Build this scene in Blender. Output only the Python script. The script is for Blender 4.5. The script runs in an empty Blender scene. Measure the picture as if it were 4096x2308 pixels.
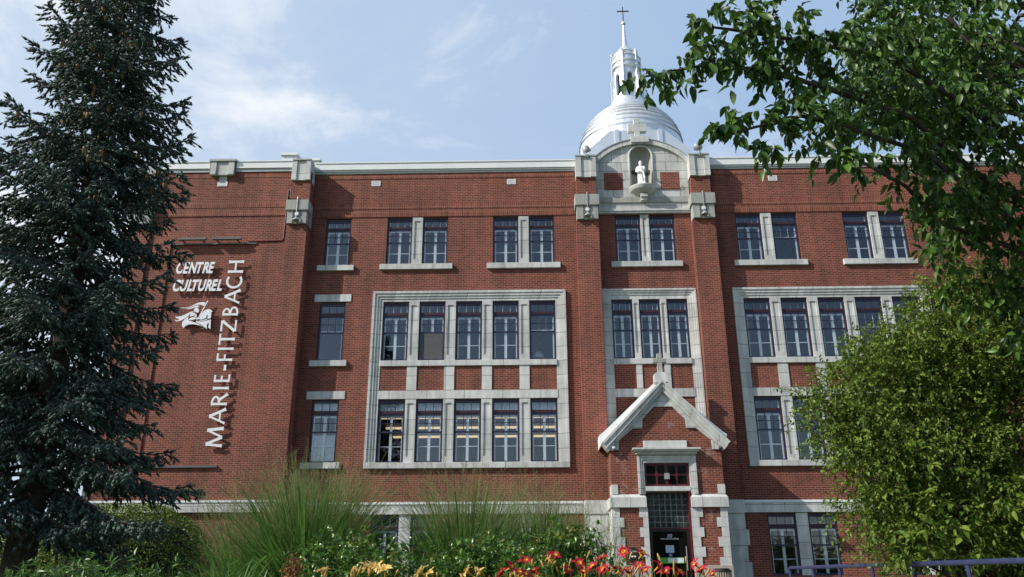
import bpy, math, random
import numpy as np
from mathutils import Vector, Matrix, geometry
R = math.radians
random.seed(7); rng = np.random.default_rng(11)
SC = bpy.context.scene
COL = SC.collection

# ------------------------------------------------------------------ camera
cam = bpy.data.cameras.new('camera'); camo = bpy.data.objects.new('camera', cam); COL.objects.link(camo)
PITCH, YAW, ROLL = R(20.482), R(-1.2538), R(-0.2005)
Rw = Vector((math.cos(YAW), -math.sin(YAW), 0)); Fh = Vector((math.sin(YAW), math.cos(YAW), 0)); ZZ = Vector((0, 0, 1))
Fw = Fh*math.cos(PITCH)+ZZ*math.sin(PITCH); Uw = -Fh*math.sin(PITCH)+ZZ*math.cos(PITCH)
cx = Rw*math.cos(ROLL)+Uw*math.sin(ROLL); cy = -Rw*math.sin(ROLL)+Uw*math.cos(ROLL)
M = Matrix((cx, cy, -Fw)).transposed().to_4x4(); M.translation = (0, -31.751, 1.6)
camo.matrix_world = M
cam.sensor_width = 36; cam.lens = 29.883; cam.clip_end = 3000; cam.clip_start = 0.05
SC.camera = camo

# ------------------------------------------------------------------ sky, sun, exposure
SUN_EL, SUN_AZ = R(36), R(67)                 # azimuth measured to the left of the facade's normal
sdir = Vector((-math.sin(SUN_AZ)*math.cos(SUN_EL), -math.cos(SUN_AZ)*math.cos(SUN_EL), math.sin(SUN_EL)))
w = bpy.data.worlds.new('World'); SC.world = w; w.use_nodes = True
nt = w.node_tree; nt.nodes.clear(); N = nt.nodes.new; L = nt.links.new
out = N('ShaderNodeOutputWorld'); bg = N('ShaderNodeBackground'); sky = N('ShaderNodeTexSky')
sky.sky_type = 'NISHITA'; sky.sun_disc = False; sky.sun_elevation = SUN_EL
sky.sun_rotation = math.atan2(sdir.x, sdir.y); sky.air_density = 1.0; sky.dust_density = 1.0; sky.ozone_density = 1.6
bg.inputs['Strength'].default_value = 0.13
tc = N('ShaderNodeTexCoord'); mp = N('ShaderNodeMapping'); mp.inputs['Scale'].default_value = (1.5, 1.1, 3.2); mp.inputs['Rotation'].default_value = (0.2, 0.55, 0.3)
n1 = N('ShaderNodeTexNoise'); n1.inputs['Scale'].default_value = 2.1; n1.inputs['Detail'].default_value = 9; n1.inputs['Roughness'].default_value = .62; n1.inputs['Distortion'].default_value = .6
rp = N('ShaderNodeValToRGB'); rp.color_ramp.elements[0].position = .50; rp.color_ramp.elements[1].position = .82; rp.color_ramp.elements[0].color = (0, 0, 0, 1)
sx = N('ShaderNodeSeparateXYZ'); mr = N('ShaderNodeMapRange')
mr.inputs['From Min'].default_value = .25; mr.inputs['From Max'].default_value = -.5; mr.inputs['To Min'].default_value = 0.0; mr.inputs['To Max'].default_value = .6
add = N('ShaderNodeMath'); add.operation = 'ADD'; add.use_clamp = True
mul = N('ShaderNodeMath'); mul.operation = 'MULTIPLY'; mul.use_clamp = True; mul.inputs[1].default_value = .85
mix = N('ShaderNodeMix'); mix.data_type = 'RGBA'; mix.inputs['B'].default_value = (6.0, 6.3, 6.7, 1)
L(tc.outputs['Generated'], mp.inputs['Vector']); L(mp.outputs[0], n1.inputs['Vector']); L(n1.outputs['Fac'], rp.inputs['Fac'])
L(tc.outputs['Generated'], sx.inputs[0]); L(sx.outputs['X'], mr.inputs['Value'])
n2 = N('ShaderNodeMath'); n2.operation = 'MULTIPLY'; L(mr.outputs[0], n2.inputs[0]); L(n1.outputs['Fac'], n2.inputs[1])
n3 = N('ShaderNodeMath'); n3.operation = 'MULTIPLY'; n3.inputs[1].default_value = 1.45; L(n2.outputs[0], n3.inputs[0])
L(rp.outputs['Color'], add.inputs[0]); L(n3.outputs[0], add.inputs[1]); L(add.outputs[0], mul.inputs[0])
my = N('ShaderNodeMapRange'); my.inputs['From Min'].default_value = -.35; my.inputs['From Max'].default_value = .35; my.inputs['To Min'].default_value = .22; my.inputs['To Max'].default_value = .92
L(sx.outputs['Y'], my.inputs['Value']); L(my.outputs[0], mul.inputs[1])   # the sky behind the street is clearer than the one over the building
hz = N('ShaderNodeMix'); hz.data_type = 'RGBA'; hz.inputs['B'].default_value = (2.75, 3.85, 5.45, 1)      # thin summer haze over the building
hy = N('ShaderNodeMapRange'); hy.inputs['From Min'].default_value = -.3; hy.inputs['From Max'].default_value = .3; hy.inputs['To Min'].default_value = .1; hy.inputs['To Max'].default_value = .82
L(sx.outputs['Y'], hy.inputs['Value']); L(hy.outputs[0], hz.inputs['Factor']); L(sky.outputs[0], hz.inputs['A'])
L(mul.outputs[0], mix.inputs['Factor']); L(hz.outputs['Result'], mix.inputs['A']); L(mix.outputs['Result'], bg.inputs['Color']); L(bg.outputs[0], out.inputs[0])
sl = bpy.data.lights.new('sun', 'SUN'); sl.energy = 4.6; sl.angle = R(.5); sl.color = (1, .94, .85)
so = bpy.data.objects.new('sun', sl); COL.objects.link(so); so.rotation_euler = sdir.to_track_quat('Z', 'Y').to_euler(); so.location = (-30, -40, 40)
SC.view_settings.view_transform = 'Standard'; SC.view_settings.look = 'None'; SC.view_settings.exposure = 0.25; SC.view_settings.gamma = 1
SC.render.engine = 'CYCLES'

# ------------------------------------------------------------------ materials
def new_mat(name):
    m = bpy.data.materials.new(name); m.use_nodes = True
    t = m.node_tree; b = t.nodes['Principled BSDF']
    return m, t, b
def lk(t, a, b): t.links.new(a, b)
def vecmap(t):
    """u = x + y, v = z in the object's space, so one brick pattern wraps front and side faces"""
    tc = t.nodes.new('ShaderNodeTexCoord'); s = t.nodes.new('ShaderNodeSeparateXYZ'); a = t.nodes.new('ShaderNodeMath'); c = t.nodes.new('ShaderNodeCombineXYZ')
    lk(t, tc.outputs['Object'], s.inputs[0]); lk(t, s.outputs['X'], a.inputs[0]); lk(t, s.outputs['Y'], a.inputs[1])
    lk(t, a.outputs[0], c.inputs['X']); lk(t, s.outputs['Z'], c.inputs['Y'])
    return tc, c
def brick_mat(name, bw, bh, offset, c1, c2, mortar, msize=.0056, stain=.85, salt=False):
    m, t, b = new_mat(name); tc, v = vecmap(t)
    br = t.nodes.new('ShaderNodeTexBrick'); br.offset = offset; br.squash = 1
    br.inputs['Scale'].default_value = 1; br.inputs['Brick Width'].default_value = bw; br.inputs['Row Height'].default_value = bh
    br.inputs['Mortar Size'].default_value = msize; br.inputs['Mortar Smooth'].default_value = .25; br.inputs['Bias'].default_value = -.15
    br.inputs['Color1'].default_value = (*c1, 1); br.inputs['Color2'].default_value = (*c2, 1); br.inputs['Mortar'].default_value = (*mortar, 1)
    lk(t, v.outputs[0], br.inputs['Vector'])
    # weathering: broad blotches, vertical rain streaks, fine grain
    n = t.nodes.new('ShaderNodeTexNoise'); n.inputs['Scale'].default_value = .55; n.inputs['Detail'].default_value = 6
    mp = t.nodes.new('ShaderNodeMapping'); mp.inputs['Scale'].default_value = (2.2, .16, 1); lk(t, v.outputs[0], mp.inputs['Vector'])
    n2 = t.nodes.new('ShaderNodeTexNoise'); n2.inputs['Scale'].default_value = 1.2; n2.inputs['Detail'].default_value = 5; lk(t, mp.outputs[0], n2.inputs['Vector'])
    lk(t, tc.outputs['Object'], n.inputs['Vector'])
    ad = t.nodes.new('ShaderNodeMath'); ad.operation = 'ADD'; lk(t, n.outputs['Fac'], ad.inputs[0]); lk(t, n2.outputs['Fac'], ad.inputs[1])
    mr = t.nodes.new('ShaderNodeMapRange'); mr.inputs['From Min'].default_value = .65; mr.inputs['From Max'].default_value = 1.35
    mr.inputs['To Min'].default_value = 1-.45*stain; mr.inputs['To Max'].default_value = 1+.35*stain; lk(t, ad.outputs[0], mr.inputs['Value'])
    mx = t.nodes.new('ShaderNodeMix'); mx.data_type = 'RGBA'; mx.blend_type = 'MULTIPLY'; mx.inputs['Factor'].default_value = 1
    lk(t, br.outputs['Color'], mx.inputs['A']); lk(t, mr.outputs[0], mx.inputs['B']); 
    if salt:      # white salt bloom high on the porch walls
        n4 = t.nodes.new('ShaderNodeTexNoise'); n4.inputs['Scale'].default_value = 1.7; n4.inputs['Detail'].default_value = 9; n4.inputs['Roughness'].default_value = .7; lk(t, tc.outputs['Object'], n4.inputs['Vector'])
        r4 = t.nodes.new('ShaderNodeMapRange'); r4.inputs['From Min'].default_value = .58; r4.inputs['From Max'].default_value = .72; r4.inputs['To Max'].default_value = .6; lk(t, n4.outputs['Fac'], r4.inputs['Value'])
        m4 = t.nodes.new('ShaderNodeMix'); m4.data_type = 'RGBA'; m4.inputs['B'].default_value = (.42, .38, .35, 1); lk(t, r4.outputs[0], m4.inputs['Factor']); lk(t, mx.outputs['Result'], m4.inputs['A']); mx = m4
    lk(t, mx.outputs['Result'], b.inputs['Base Color'])
    b.inputs['Roughness'].default_value = .88
    bp = t.nodes.new('ShaderNodeBump'); bp.inputs['Strength'].default_value = .5; bp.inputs['Distance'].default_value = .006; bp.invert = True
    lk(t, br.outputs['Fac'], bp.inputs['Height']); lk(t, bp.outputs[0], b.inputs['Normal'])
    return m
def stone_mat(name, col, bw=None, bh=None, offset=.5, joint=.010, var=.85, jc=.30):
    m, t, b = new_mat(name); tc, v = vecmap(t)
    n = t.nodes.new('ShaderNodeTexNoise'); n.inputs['Scale'].default_value = 1.3; n.inputs['Detail'].default_value = 8; n.inputs['Roughness'].default_value = .65
    lk(t, tc.outputs['Object'], n.inputs['Vector'])
    mp = t.nodes.new('ShaderNodeMapping'); mp.inputs['Scale'].default_value = (5, .5, 1); lk(t, v.outputs[0], mp.inputs['Vector'])
    n2 = t.nodes.new('ShaderNodeTexNoise'); n2.inputs['Scale'].default_value = 1.2; n2.inputs['Detail'].default_value = 5; lk(t, mp.outputs[0], n2.inputs['Vector'])
    ad = t.nodes.new('ShaderNodeMath'); ad.operation = 'ADD'; lk(t, n.outputs['Fac'], ad.inputs[0]); lk(t, n2.outputs['Fac'], ad.inputs[1])
    mr = t.nodes.new('ShaderNodeMapRange'); mr.inputs['From Min'].default_value = .6; mr.inputs['From Max'].default_value = 1.35
    mr.inputs['To Min'].default_value = 1-.5*var; mr.inputs['To Max'].default_value = 1+.15*var; lk(t, ad.outputs[0], mr.inputs['Value'])
    mx = t.nodes.new('ShaderNodeMix'); mx.data_type = 'RGBA'; mx.blend_type = 'MULTIPLY'; mx.inputs['Factor'].default_value = 1
    lk(t, mr.outputs[0], mx.inputs['B'])
    if bw:
        br = t.nodes.new('ShaderNodeTexBrick'); br.offset = offset
        br.inputs['Scale'].default_value = 1; br.inputs['Brick Width'].default_value = bw; br.inputs['Row Height'].default_value = bh
        br.inputs['Mortar Size'].default_value = joint; br.inputs['Mortar Smooth'].default_value = .1
        br.inputs['Color1'].default_value = (*[c*1.06 for c in col], 1); br.inputs['Color2'].default_value = (*[c*.86 for c in col], 1); br.inputs['Mortar'].default_value = (*[c*jc for c in col], 1)
        lk(t, v.outputs[0], br.inputs['Vector']); lk(t, br.outputs['Color'], mx.inputs['A'])
    else: mx.inputs['A'].default_value = (*col, 1)
    lk(t, mx.outputs['Result'], b.inputs['Base Color']); b.inputs['Roughness'].default_value = .8
    n3 = t.nodes.new('ShaderNodeTexNoise'); n3.inputs['Scale'].default_value = 60; n3.inputs['Detail'].default_value = 3; lk(t, tc.outputs['Object'], n3.inputs['Vector'])
    bp = t.nodes.new('ShaderNodeBump'); bp.inputs['Strength'].default_value = .25; bp.inputs['Distance'].default_value = .01; lk(t, n3.outputs['Fac'], bp.inputs['Height']); lk(t, bp.outputs[0], b.inputs['Normal'])
    return m
def plain(name, col, rough=.6, metal=0, noise=.15, nscale=6, emit=None, estr=1):
    m, t, b = new_mat(name)
    tc = t.nodes.new('ShaderNodeTexCoord'); n = t.nodes.new('ShaderNodeTexNoise'); n.inputs['Scale'].default_value = nscale; n.inputs['Detail'].default_value = 5
    lk(t, tc.outputs['Object'], n.inputs['Vector'])
    mr = t.nodes.new('ShaderNodeMapRange'); mr.inputs['From Min'].default_value = .3; mr.inputs['From Max'].default_value = .7
    mr.inputs['To Min'].default_value = 1-noise; mr.inputs['To Max'].default_value = 1+noise; lk(t, n.outputs['Fac'], mr.inputs['Value'])
    mx = t.nodes.new('ShaderNodeMix'); mx.data_type = 'RGBA'; mx.blend_type = 'MULTIPLY'; mx.inputs['Factor'].default_value = 1; mx.inputs['A'].default_value = (*col, 1)
    lk(t, mr.outputs[0], mx.inputs['B']); lk(t, mx.outputs['Result'], b.inputs['Base Color'])
    b.inputs['Roughness'].default_value = rough; b.inputs['Metallic'].default_value = metal
    if emit: b.inputs['Emission Color'].default_value = (*emit, 1); b.inputs['Emission Strength'].default_value = estr
    return m
def leaf_mat(name, c1, c2, rough=.45, trans=.25, spec=.5):
    m, t, b = new_mat(name)
    g = t.nodes.new('ShaderNodeNewGeometry'); mx = t.nodes.new('ShaderNodeMix'); mx.data_type = 'RGBA'
    mx.inputs['A'].default_value = (*c1, 1); mx.inputs['B'].default_value = (*c2, 1); lk(t, g.outputs['Random Per Island'], mx.inputs['Factor'])
    lk(t, mx.outputs['Result'], b.inputs['Base Color']); b.inputs['Roughness'].default_value = rough; b.inputs['Specular IOR Level'].default_value = spec
    if trans:
        tr = t.nodes.new('ShaderNodeBsdfTranslucent'); lk(t, mx.outputs['Result'], tr.inputs['Color'])
        ms = t.nodes.new('ShaderNodeMixShader'); ms.inputs[0].default_value = trans
        o = t.nodes['Material Output']; lk(t, b.outputs[0], ms.inputs[1]); lk(t, tr.outputs[0], ms.inputs[2]); lk(t, ms.outputs[0], o.inputs[0])
    return m
def glass_mat(name, refl=.085, tint=(.92, .94, .95)):
    m, t, b = new_mat(name); t.nodes.remove(b); o = t.nodes['Material Output']
    tr = t.nodes.new('ShaderNodeBsdfTransparent'); tr.inputs[0].default_value = (*tint, 1)
    gl = t.nodes.new('ShaderNodeBsdfGlossy'); gl.inputs['Roughness'].default_value = .015
    fr = t.nodes.new('ShaderNodeLayerWeight'); fr.inputs['Blend'].default_value = .5
    pw = t.nodes.new('ShaderNodeMath'); pw.operation = 'POWER'; pw.inputs[1].default_value = 5; lk(t, fr.outputs['Facing'], pw.inputs[0])
    mr = t.nodes.new('ShaderNodeMapRange'); mr.inputs['To Min'].default_value = refl; mr.inputs['To Max'].default_value = 1; lk(t, pw.outputs[0], mr.inputs['Value'])
    tc = t.nodes.new('ShaderNodeTexCoord'); n = t.nodes.new('ShaderNodeTexNoise'); n.inputs['Scale'].default_value = 2.0; lk(t, tc.outputs['Object'], n.inputs['Vector'])
    bp = t.nodes.new('ShaderNodeBump'); bp.inputs['Strength'].default_value = .08; bp.inputs['Distance'].default_value = .05; lk(t, n.outputs['Fac'], bp.inputs['Height']); lk(t, bp.outputs[0], gl.inputs['Normal'])
    ms = t.nodes.new('ShaderNodeMixShader'); lk(t, mr.outputs[0], ms.inputs[0]); lk(t, tr.outputs[0], ms.inputs[1]); lk(t, gl.outputs[0], ms.inputs[2]); lk(t, ms.outputs[0], o.inputs[0])
    return m

BR1, BR2, MO = (.182, .040, .024), (.088, .022, .015), (.35, .20, .14)
m_brick = brick_mat('brick', .2115, .0775, .5, BR1, BR2, MO)
m_soldier = brick_mat('soldier_brick', .0775, .24, 0, (.21, .052, .031), (.10, .025, .017), MO)
ST = (.58, .59, .57)
m_stone = stone_mat('stone', ST)
m_stone_v = stone_mat('stone_jamb', ST, 4.0, .565, 0)
m_stone_h = stone_mat('stone_band', ST, 1.45, 3.0, 0)
m_block = stone_mat('stone_block', ST, .92, .405, .42, .012)
m_stone_g = stone_mat('weathered_stone', (.37, .375, .35), var=.8)
m_fascia = plain('white_painted_metal', (.74, .76, .75), .45, 0, .05, 1.5)
m_fascia_d = plain('grey_painted_metal', (.36, .39, .38), .5, 0, .08)
m_roof = plain('roof_felt', (.05, .05, .05), .9)
m_silver = plain('silver_metal', (.74, .77, .80), .36, .55, .06, 2)
m_navy = plain('navy_paint', (.016, .017, .050), .4, 0, .2)
m_maroon = plain('maroon_paint', (.035, .007, .012), .45, 0, .25)
m_red = plain('dark_red_paint', (.085, .009, .014), .4, 0, .2)
m_white = plain('white_paint', (.80, .83, .85), .5, 0, .06)
m_glass = glass_mat('window_glass')
m_dglass = plain('dark_door_glass', (.006, .007, .006), .08, 0, .2)
m_screen = plain('insect_screen', (.075, .078, .08), .8, 0, .1)
m_blind = plain('pale_blind', (.62, .66, .68), .8, 0, .05)
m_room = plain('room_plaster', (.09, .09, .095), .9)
m_lamp = plain('lit_lamp', (.9, .8, .6), .5, emit=(1, .74, .42), estr=.8)
m_gblock = plain('glass_block', (.035, .045, .042), .12, 0, .7, 9)
m_grout = plain('pale_grout', (.22, .25, .24), .8)
m_letter = plain('brushed_letter', (.74, .76, .78), .45, 0, .04)
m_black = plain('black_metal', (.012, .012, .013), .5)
m_grey = plain('grey_metal', (.34, .35, .36), .45, .3)
m_dgrey = plain('dark_grey_metal', (.10, .105, .11), .5, .2)
m_conduit = plain('maroon_conduit', (.09, .016, .012), .5)
m_statue = plain('white_marble', (.80, .80, .78), .55, 0, .06)
m_rail = plain('blue_rail_paint', (.026, .033, .095), .45, 0, .2)
m_bark = plain('bark', (.055, .042, .032), .95, 0, .5, 14)
m_paper = plain('pale_blue_paper', (.45, .60, .74), .6)
m_blue = plain('blue_sign', (.02, .04, .22), .5)
m_green = plain('green_banner', (.06, .42, .05), .6)
m_needle = leaf_mat('blue_spruce_needle', (.024, .048, .034), (.120, .170, .140), .6, 0, .2)
m_leaf = leaf_mat('tree_leaf', (.018, .056, .007), (.095, .185, .026), .42, .30, .45)
m_leaf2 = leaf_mat('shrub_leaf', (.050, .120, .010), (.225, .305, .045), .5, .36, .3)
m_hedge = leaf_mat('clipped_hedge_leaf', (.055, .10, .008), (.14, .20, .025), .55, .15, .4)
m_core = plain('hedge_dark_core', (.012, .016, .006), 1, 0, .4, 20)  # near-black fill for the bush cores, the dark inside put into the colour
m_grass = leaf_mat('grass_blade', (.045, .125, .016), (.17, .31, .075), .45, .35, .4)
m_plume = leaf_mat('grass_plume', (.17, .21, .07), (.33, .33, .15), .8, .3, .2)
m_rose = leaf_mat('rose_leaf', (.032, .095, .010), (.12, .22, .03), .28, .28, .5)
m_young = leaf_mat('young_rose_leaf', (.16, .20, .03), (.20, .15, .04), .3, .3, .6)
m_lilyleaf = leaf_mat('lily_leaf', (.05, .12, .018), (.12, .22, .05), .4, .3, .5)
m_fred = leaf_mat('red_petal', (.36, .006, .026), (.52, .014, .034), .5, .3, .3)
m_fyel = leaf_mat('yellow_petal', (.78, .50, .14), (.85, .62, .26), .5, .3, .3)
m_throat = leaf_mat('yellow_throat', (.80, .42, .03), (.85, .55, .06), .5, .2, .3)
m_bud = leaf_mat('lily_bud', (.45, .42, .08), (.58, .26, .10), .5, .2, .3)
m_dry = leaf_mat('dried_flower', (.20, .085, .035), (.30, .15, .07), .8, .1, .2)
m_cone = leaf_mat('spruce_cone', (.22, .13, .06), (.30, .19, .09), .7, 0, .2)
m_bg = leaf_mat('distant_leaf', (.035, .075, .015), (.075, .13, .03), .55, .25, .4)
def ground_mat():
    m, t, b = new_mat('lawn_and_soil'); tc = t.nodes.new('ShaderNodeTexCoord')
    n = t.nodes.new('ShaderNodeTexNoise'); n.inputs['Scale'].default_value = .8; n.inputs['Detail'].default_value = 10; lk(t, tc.outputs['Object'], n.inputs['Vector'])
    r = t.nodes.new('ShaderNodeValToRGB'); r.color_ramp.elements[0].position = .4; r.color_ramp.elements[0].color = (.045, .030, .018, 1); r.color_ramp.elements[1].position = .55; r.color_ramp.elements[1].color = (.045, .095, .02, 1)
    lk(t, n.outputs['Fac'], r.inputs[0]); lk(t, r.outputs[0], b.inputs['Base Color']); b.inputs['Roughness'].default_value = 1
    return m
m_ground = ground_mat()

# ------------------------------------------------------------------ object helpers
WL = {}
def tag(o, label, cat, group=None):
    o['label'] = label; o['category'] = cat
    if group: o['group'] = group
    return o
def thing(name, loc, label, cat, group=None):
    o = bpy.data.objects.new(name, None); COL.objects.link(o); o.location = loc; o.empty_display_size = .2
    WL[o.name] = np.array(loc, float)
    return tag(o, label, cat, group)
def link_mesh(name, me, mat, parent, origin):
    if mat: me.materials.append(mat)
    o = bpy.data.objects.new(name, me); COL.objects.link(o)
    pw = WL[parent.name] if parent else np.zeros(3)
    o.location = tuple(np.array(origin)-pw)
    if parent: o.parent = parent
    WL[o.name] = np.array(origin, float)
    return o
def np_mesh(name, V, F, mat, parent=None, origin=None, smooth=False):
    """V (n,3) world coordinates, F (m,3) triangles or (m,4) quads"""
    if origin is None: origin = WL[parent.name] if parent else np.zeros(3)
    V = np.asarray(V, np.float32)-np.asarray(origin, np.float32); F = np.asarray(F, np.int32)
    me = bpy.data.meshes.new(name); k = F.shape[1]
    me.vertices.add(len(V)); me.vertices.foreach_set('co', V.ravel())
    me.loops.add(F.size); me.loops.foreach_set('vertex_index', F.ravel())
    me.polygons.add(len(F)); me.polygons.foreach_set('loop_start', np.arange(0, F.size, k, dtype=np.int32))
    if smooth: me.polygons.foreach_set('use_smooth', np.ones(len(F), bool))
    me.update(calc_edges=True)
    return link_mesh(name, me, mat, parent, origin)
class MB:
    def __init__(s): s.v = []; s.f = []
    def box(s, x0, x1, y0, y1, z0, z1):
        b = len(s.v)
        s.v += [(x0,y0,z0),(x1,y0,z0),(x1,y1,z0),(x0,y1,z0),(x0,y0,z1),(x1,y0,z1),(x1,y1,z1),(x0,y1,z1)]
        s.f += [(b,b+3,b+2,b+1),(b+4,b+5,b+6,b+7),(b,b+1,b+5,b+4),(b+1,b+2,b+6,b+5),(b+2,b+3,b+7,b+6),(b+3,b,b+4,b+7)]
        return s
    def prism(s, pts, y0, y1):
        """polygon in the XZ plane given thickness along y"""
        a = sum(pts[i][0]*pts[(i+1) % len(pts)][1]-pts[(i+1) % len(pts)][0]*pts[i][1] for i in range(len(pts)))
        if a < 0: pts = pts[::-1]
        n = len(pts); b = len(s.v)
        s.v += [(x, y0, z) for x, z in pts]+[(x, y1, z) for x, z in pts]
        for t in geometry.tessellate_polygon([[Vector((x, z, 0)) for x, z in pts]]):
            i, j, k = t
            (ax, az), (bx, bz), (cx_, cz_) = pts[i], pts[j], pts[k]
            if (bx-ax)*(cz_-az)-(bz-az)*(cx_-ax) < 0: j, k = k, j
            s.f += [(b+i, b+j, b+k), (b+n+i, b+n+k, b+n+j)]
        for i in range(n):
            j = (i+1) % n; s.f.append((b+i, b+n+i, b+n+j, b+j))
        return s
    def tube(s, pts, rad, n=8, cap=True):
        pts = [Vector(p) for p in pts]; rad = rad if isinstance(rad, (list, tuple)) else [rad]*len(pts); b = len(s.v)
        for i, p in enumerate(pts):
            d = (pts[min(i+1, len(pts)-1)]-pts[max(i-1, 0)]).normalized()
            u = d.orthogonal().normalized() if i == 0 else (u-d*u.dot(d)).normalized()
            v = d.cross(u)
            for k in range(n):
                a = 2*math.pi*k/n; s.v.append(tuple(p+(u*math.cos(a)+v*math.sin(a))*rad[i]))
        for i in range(len(pts)-1):
            for k in range(n):
                s.f.append((b+i*n+k, b+i*n+(k+1) % n, b+(i+1)*n+(k+1) % n, b+(i+1)*n+k))
        if cap: s.f += [tuple(b+k for k in range(n))[::-1], tuple(b+(len(pts)-1)*n+k for k in range(n))]
        return s
    def lathe(s, prof, c, n=32, ang=2*math.pi, a0=0):
        """profile of (radius, z) about a vertical axis through c"""
        full = abs(ang-2*math.pi) < 1e-6; b = len(s.v); m = n if full else n+1
        for r, z in prof:
            for k in range(m):
                a = a0+ang*k/n; s.v.append((c[0]+r*math.cos(a), c[1]+r*math.sin(a), c[2]+z))
        for i in range(len(prof)-1):
            for k in range(n):
                k2 = (k+1) % m if full else k+1
                s.f.append((b+i*m+k, b+i*m+k2, b+(i+1)*m+k2, b+(i+1)*m+k))
        return s
    def loft(s, rings):
        n = len(rings[0]); b = len(s.v)
        for r in rings: s.v += [tuple(p) for p in r]
        for i in range(len(rings)-1):
            for k in range(n): s.f.append((b+i*n+k, b+i*n+(k+1) % n, b+(i+1)*n+(k+1) % n, b+(i+1)*n+k))
        s.f += [tuple(b+k for k in range(n))[::-1], tuple(b+(len(rings)-1)*n+k for k in range(n))]
        return s
    def build(s, name, mat, parent=None, origin=None, smooth=False):
        if origin is None: origin = WL[parent.name] if parent else np.zeros(3)
        o_ = [float(q) for q in origin]
        me = bpy.data.meshes.new(name); me.from_pydata([(x-o_[0], y-o_[1], z-o_[2]) for x, y, z in s.v], [], s.f); me.update()
        if smooth: me.polygons.foreach_set('use_smooth', [True]*len(me.polygons))
        return link_mesh(name, me, mat, parent, origin)
def box(name, mat, parent, *a): return MB().box(*a).build(name, mat, parent)
def bevel(o, wd=.012):
    md = o.modifiers.new('bevel', 'BEVEL'); md.width = wd; md.segments = 2; md.limit_method = 'ANGLE'; return o
def wall_mesh(x0, x1, z0, z1, y0, y1, holes):
    """a wall slab with rectangular holes: front, back and the reveals"""
    xs = sorted({x0, x1, *[h[0] for h in holes], *[h[1] for h in holes]}); zs = sorted({z0, z1, *[h[2] for h in holes], *[h[3] for h in holes]})
    m = MB(); idx = {}
    def vid(x, y, z):
        k = (x, y, z)
        if k not in idx: idx[k] = len(m.v); m.v.append(k)
        return idx[k]
    nx, nz = len(xs)-1, len(zs)-1; solid = np.ones((nx, nz), bool)
    for i in range(nx):
        for j in range(nz):
            X = (xs[i]+xs[i+1])/2; Z = (zs[j]+zs[j+1])/2
            if any(h[0] < X < h[1] and h[2] < Z < h[3] for h in holes): solid[i, j] = False
    for i in range(nx):
        for j in range(nz):
            if not solid[i, j]: continue
            a, b, c, d = xs[i], xs[i+1], zs[j], zs[j+1]
            m.f.append((vid(a,y0,c), vid(b,y0,c), vid(b,y0,d), vid(a,y0,d))); m.f.append((vid(a,y1,c), vid(a,y1,d), vid(b,y1,d), vid(b,y1,c)))
            if i == 0 or not solid[i-1, j]: m.f.append((vid(a,y0,c), vid(a,y0,d), vid(a,y1,d), vid(a,y1,c)))
            if i == nx-1 or not solid[i+1, j]: m.f.append((vid(b,y0,c), vid(b,y1,c), vid(b,y1,d), vid(b,y0,d)))
            if j == 0 or not solid[i, j-1]: m.f.append((vid(a,y0,c), vid(a,y1,c), vid(b,y1,c), vid(b,y0,c)))
            if j == nz-1 or not solid[i, j+1]: m.f.append((vid(a,y0,d), vid(b,y0,d), vid(b,y1,d), vid(a,y1,d)))
    return m

# ------------------------------------------------------------------ ground
GY = [(-400, 0), (-29.2, 0), (-28, .12), (-26.2, 1.0), (-20, 1.15), (-13, 1.35), (-4, 1.9), (0, 2.0), (400, 2.0)]
def gz(y): return float(np.interp(y, [a for a, b in GY], [b for a, b in GY]))
gx = np.array([-400, -120, -60, -30, -20, -12, -6, 0, 6, 12, 20, 30, 60, 120, 400.]); gy = np.array(sorted({a for a, b in GY} | {-120, -60, -40, -27, -24, -16, -8, 30, 100}))
V = np.array([(x, y, gz(y)) for y in gy for x in gx]); nx = len(gx)
F = np.array([(j*nx+i, j*nx+i+1, (j+1)*nx+i+1, (j+1)*nx+i) for j in range(len(gy)-1) for i in range(nx-1)])
g = np_mesh('ground', V, F, m_ground); g['kind'] = 'structure'
yy = [-26.2, -20, -13, -4, -1.9]
pv = np.array([(x, y, gz(y)+.006) for y in yy for x in (3.7, 5.15)]); pf = np.array([(2*i, 2*i+1, 2*i+3, 2*i+2) for i in range(len(yy)-1)])
p = np_mesh('path', pv, pf, stone_mat('concrete_path', (.33, .32, .30), 1.4, 1.4, 0)); p['kind'] = 'structure'

# ------------------------------------------------------------------ the building
B = thing('brick_building', (4.72, 0, 2.0), 'long red brick institute with pale stone window surrounds, niche gable and silver dome', 'building')
S_ = 1.45; WW = 1.035; XL = -5.817; XR = XL+14.241; CXM = 4.72
Z1a, Z1b, Z2a, Z2b, Z3a, Z3b, Z0a, Z0b = 6.597, 9.009, 10.53, 12.958, 14.55, 16.65, 2.58, 4.72
holes = []; wins = []       # wins: (x, z, kind, variant)
for px, va in ((XL, [0, 2, 0, 0, 3]), (XR, [0, 0, 0, 1, 0])):
    holes.append((px-.19, px+4*S_+WW+.19, 6.50, 13.22))
    for i in range(5):
        wins.append((px+i*S_, Z2a, 'tall', va[i])); wins.append((px+i*S_, Z1a, 'tall', 4 if px < 0 else 0))
for xa, va in ((-5.815, (0, 0)), (-1.465, (0, 0)), (8.43, (0, 1)), (12.78, (0, 0))):
    holes.append((xa, xa+2.50, Z3a, Z3b))
    for k in (0, 1): wins.append((xa+k*1.465, Z3a, 'third', va[k]))
holes.append((3.52, 5.95, Z3a, Z3b)); wins += [(3.52, Z3a, 'third', 0), (4.915, Z3a, 'third', 0)]
xs1 = -8.345
for z0, z1, k, va in ((Z3a-.02, Z3b-.02, 'third', 0), (10.55, 12.97, 'tall', 1), (6.62, 9.01, 'tall', 5)):
    holes.append((xs1, xs1+WW, z0, z1)); wins.append((xs1, z0, k, va))
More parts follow.
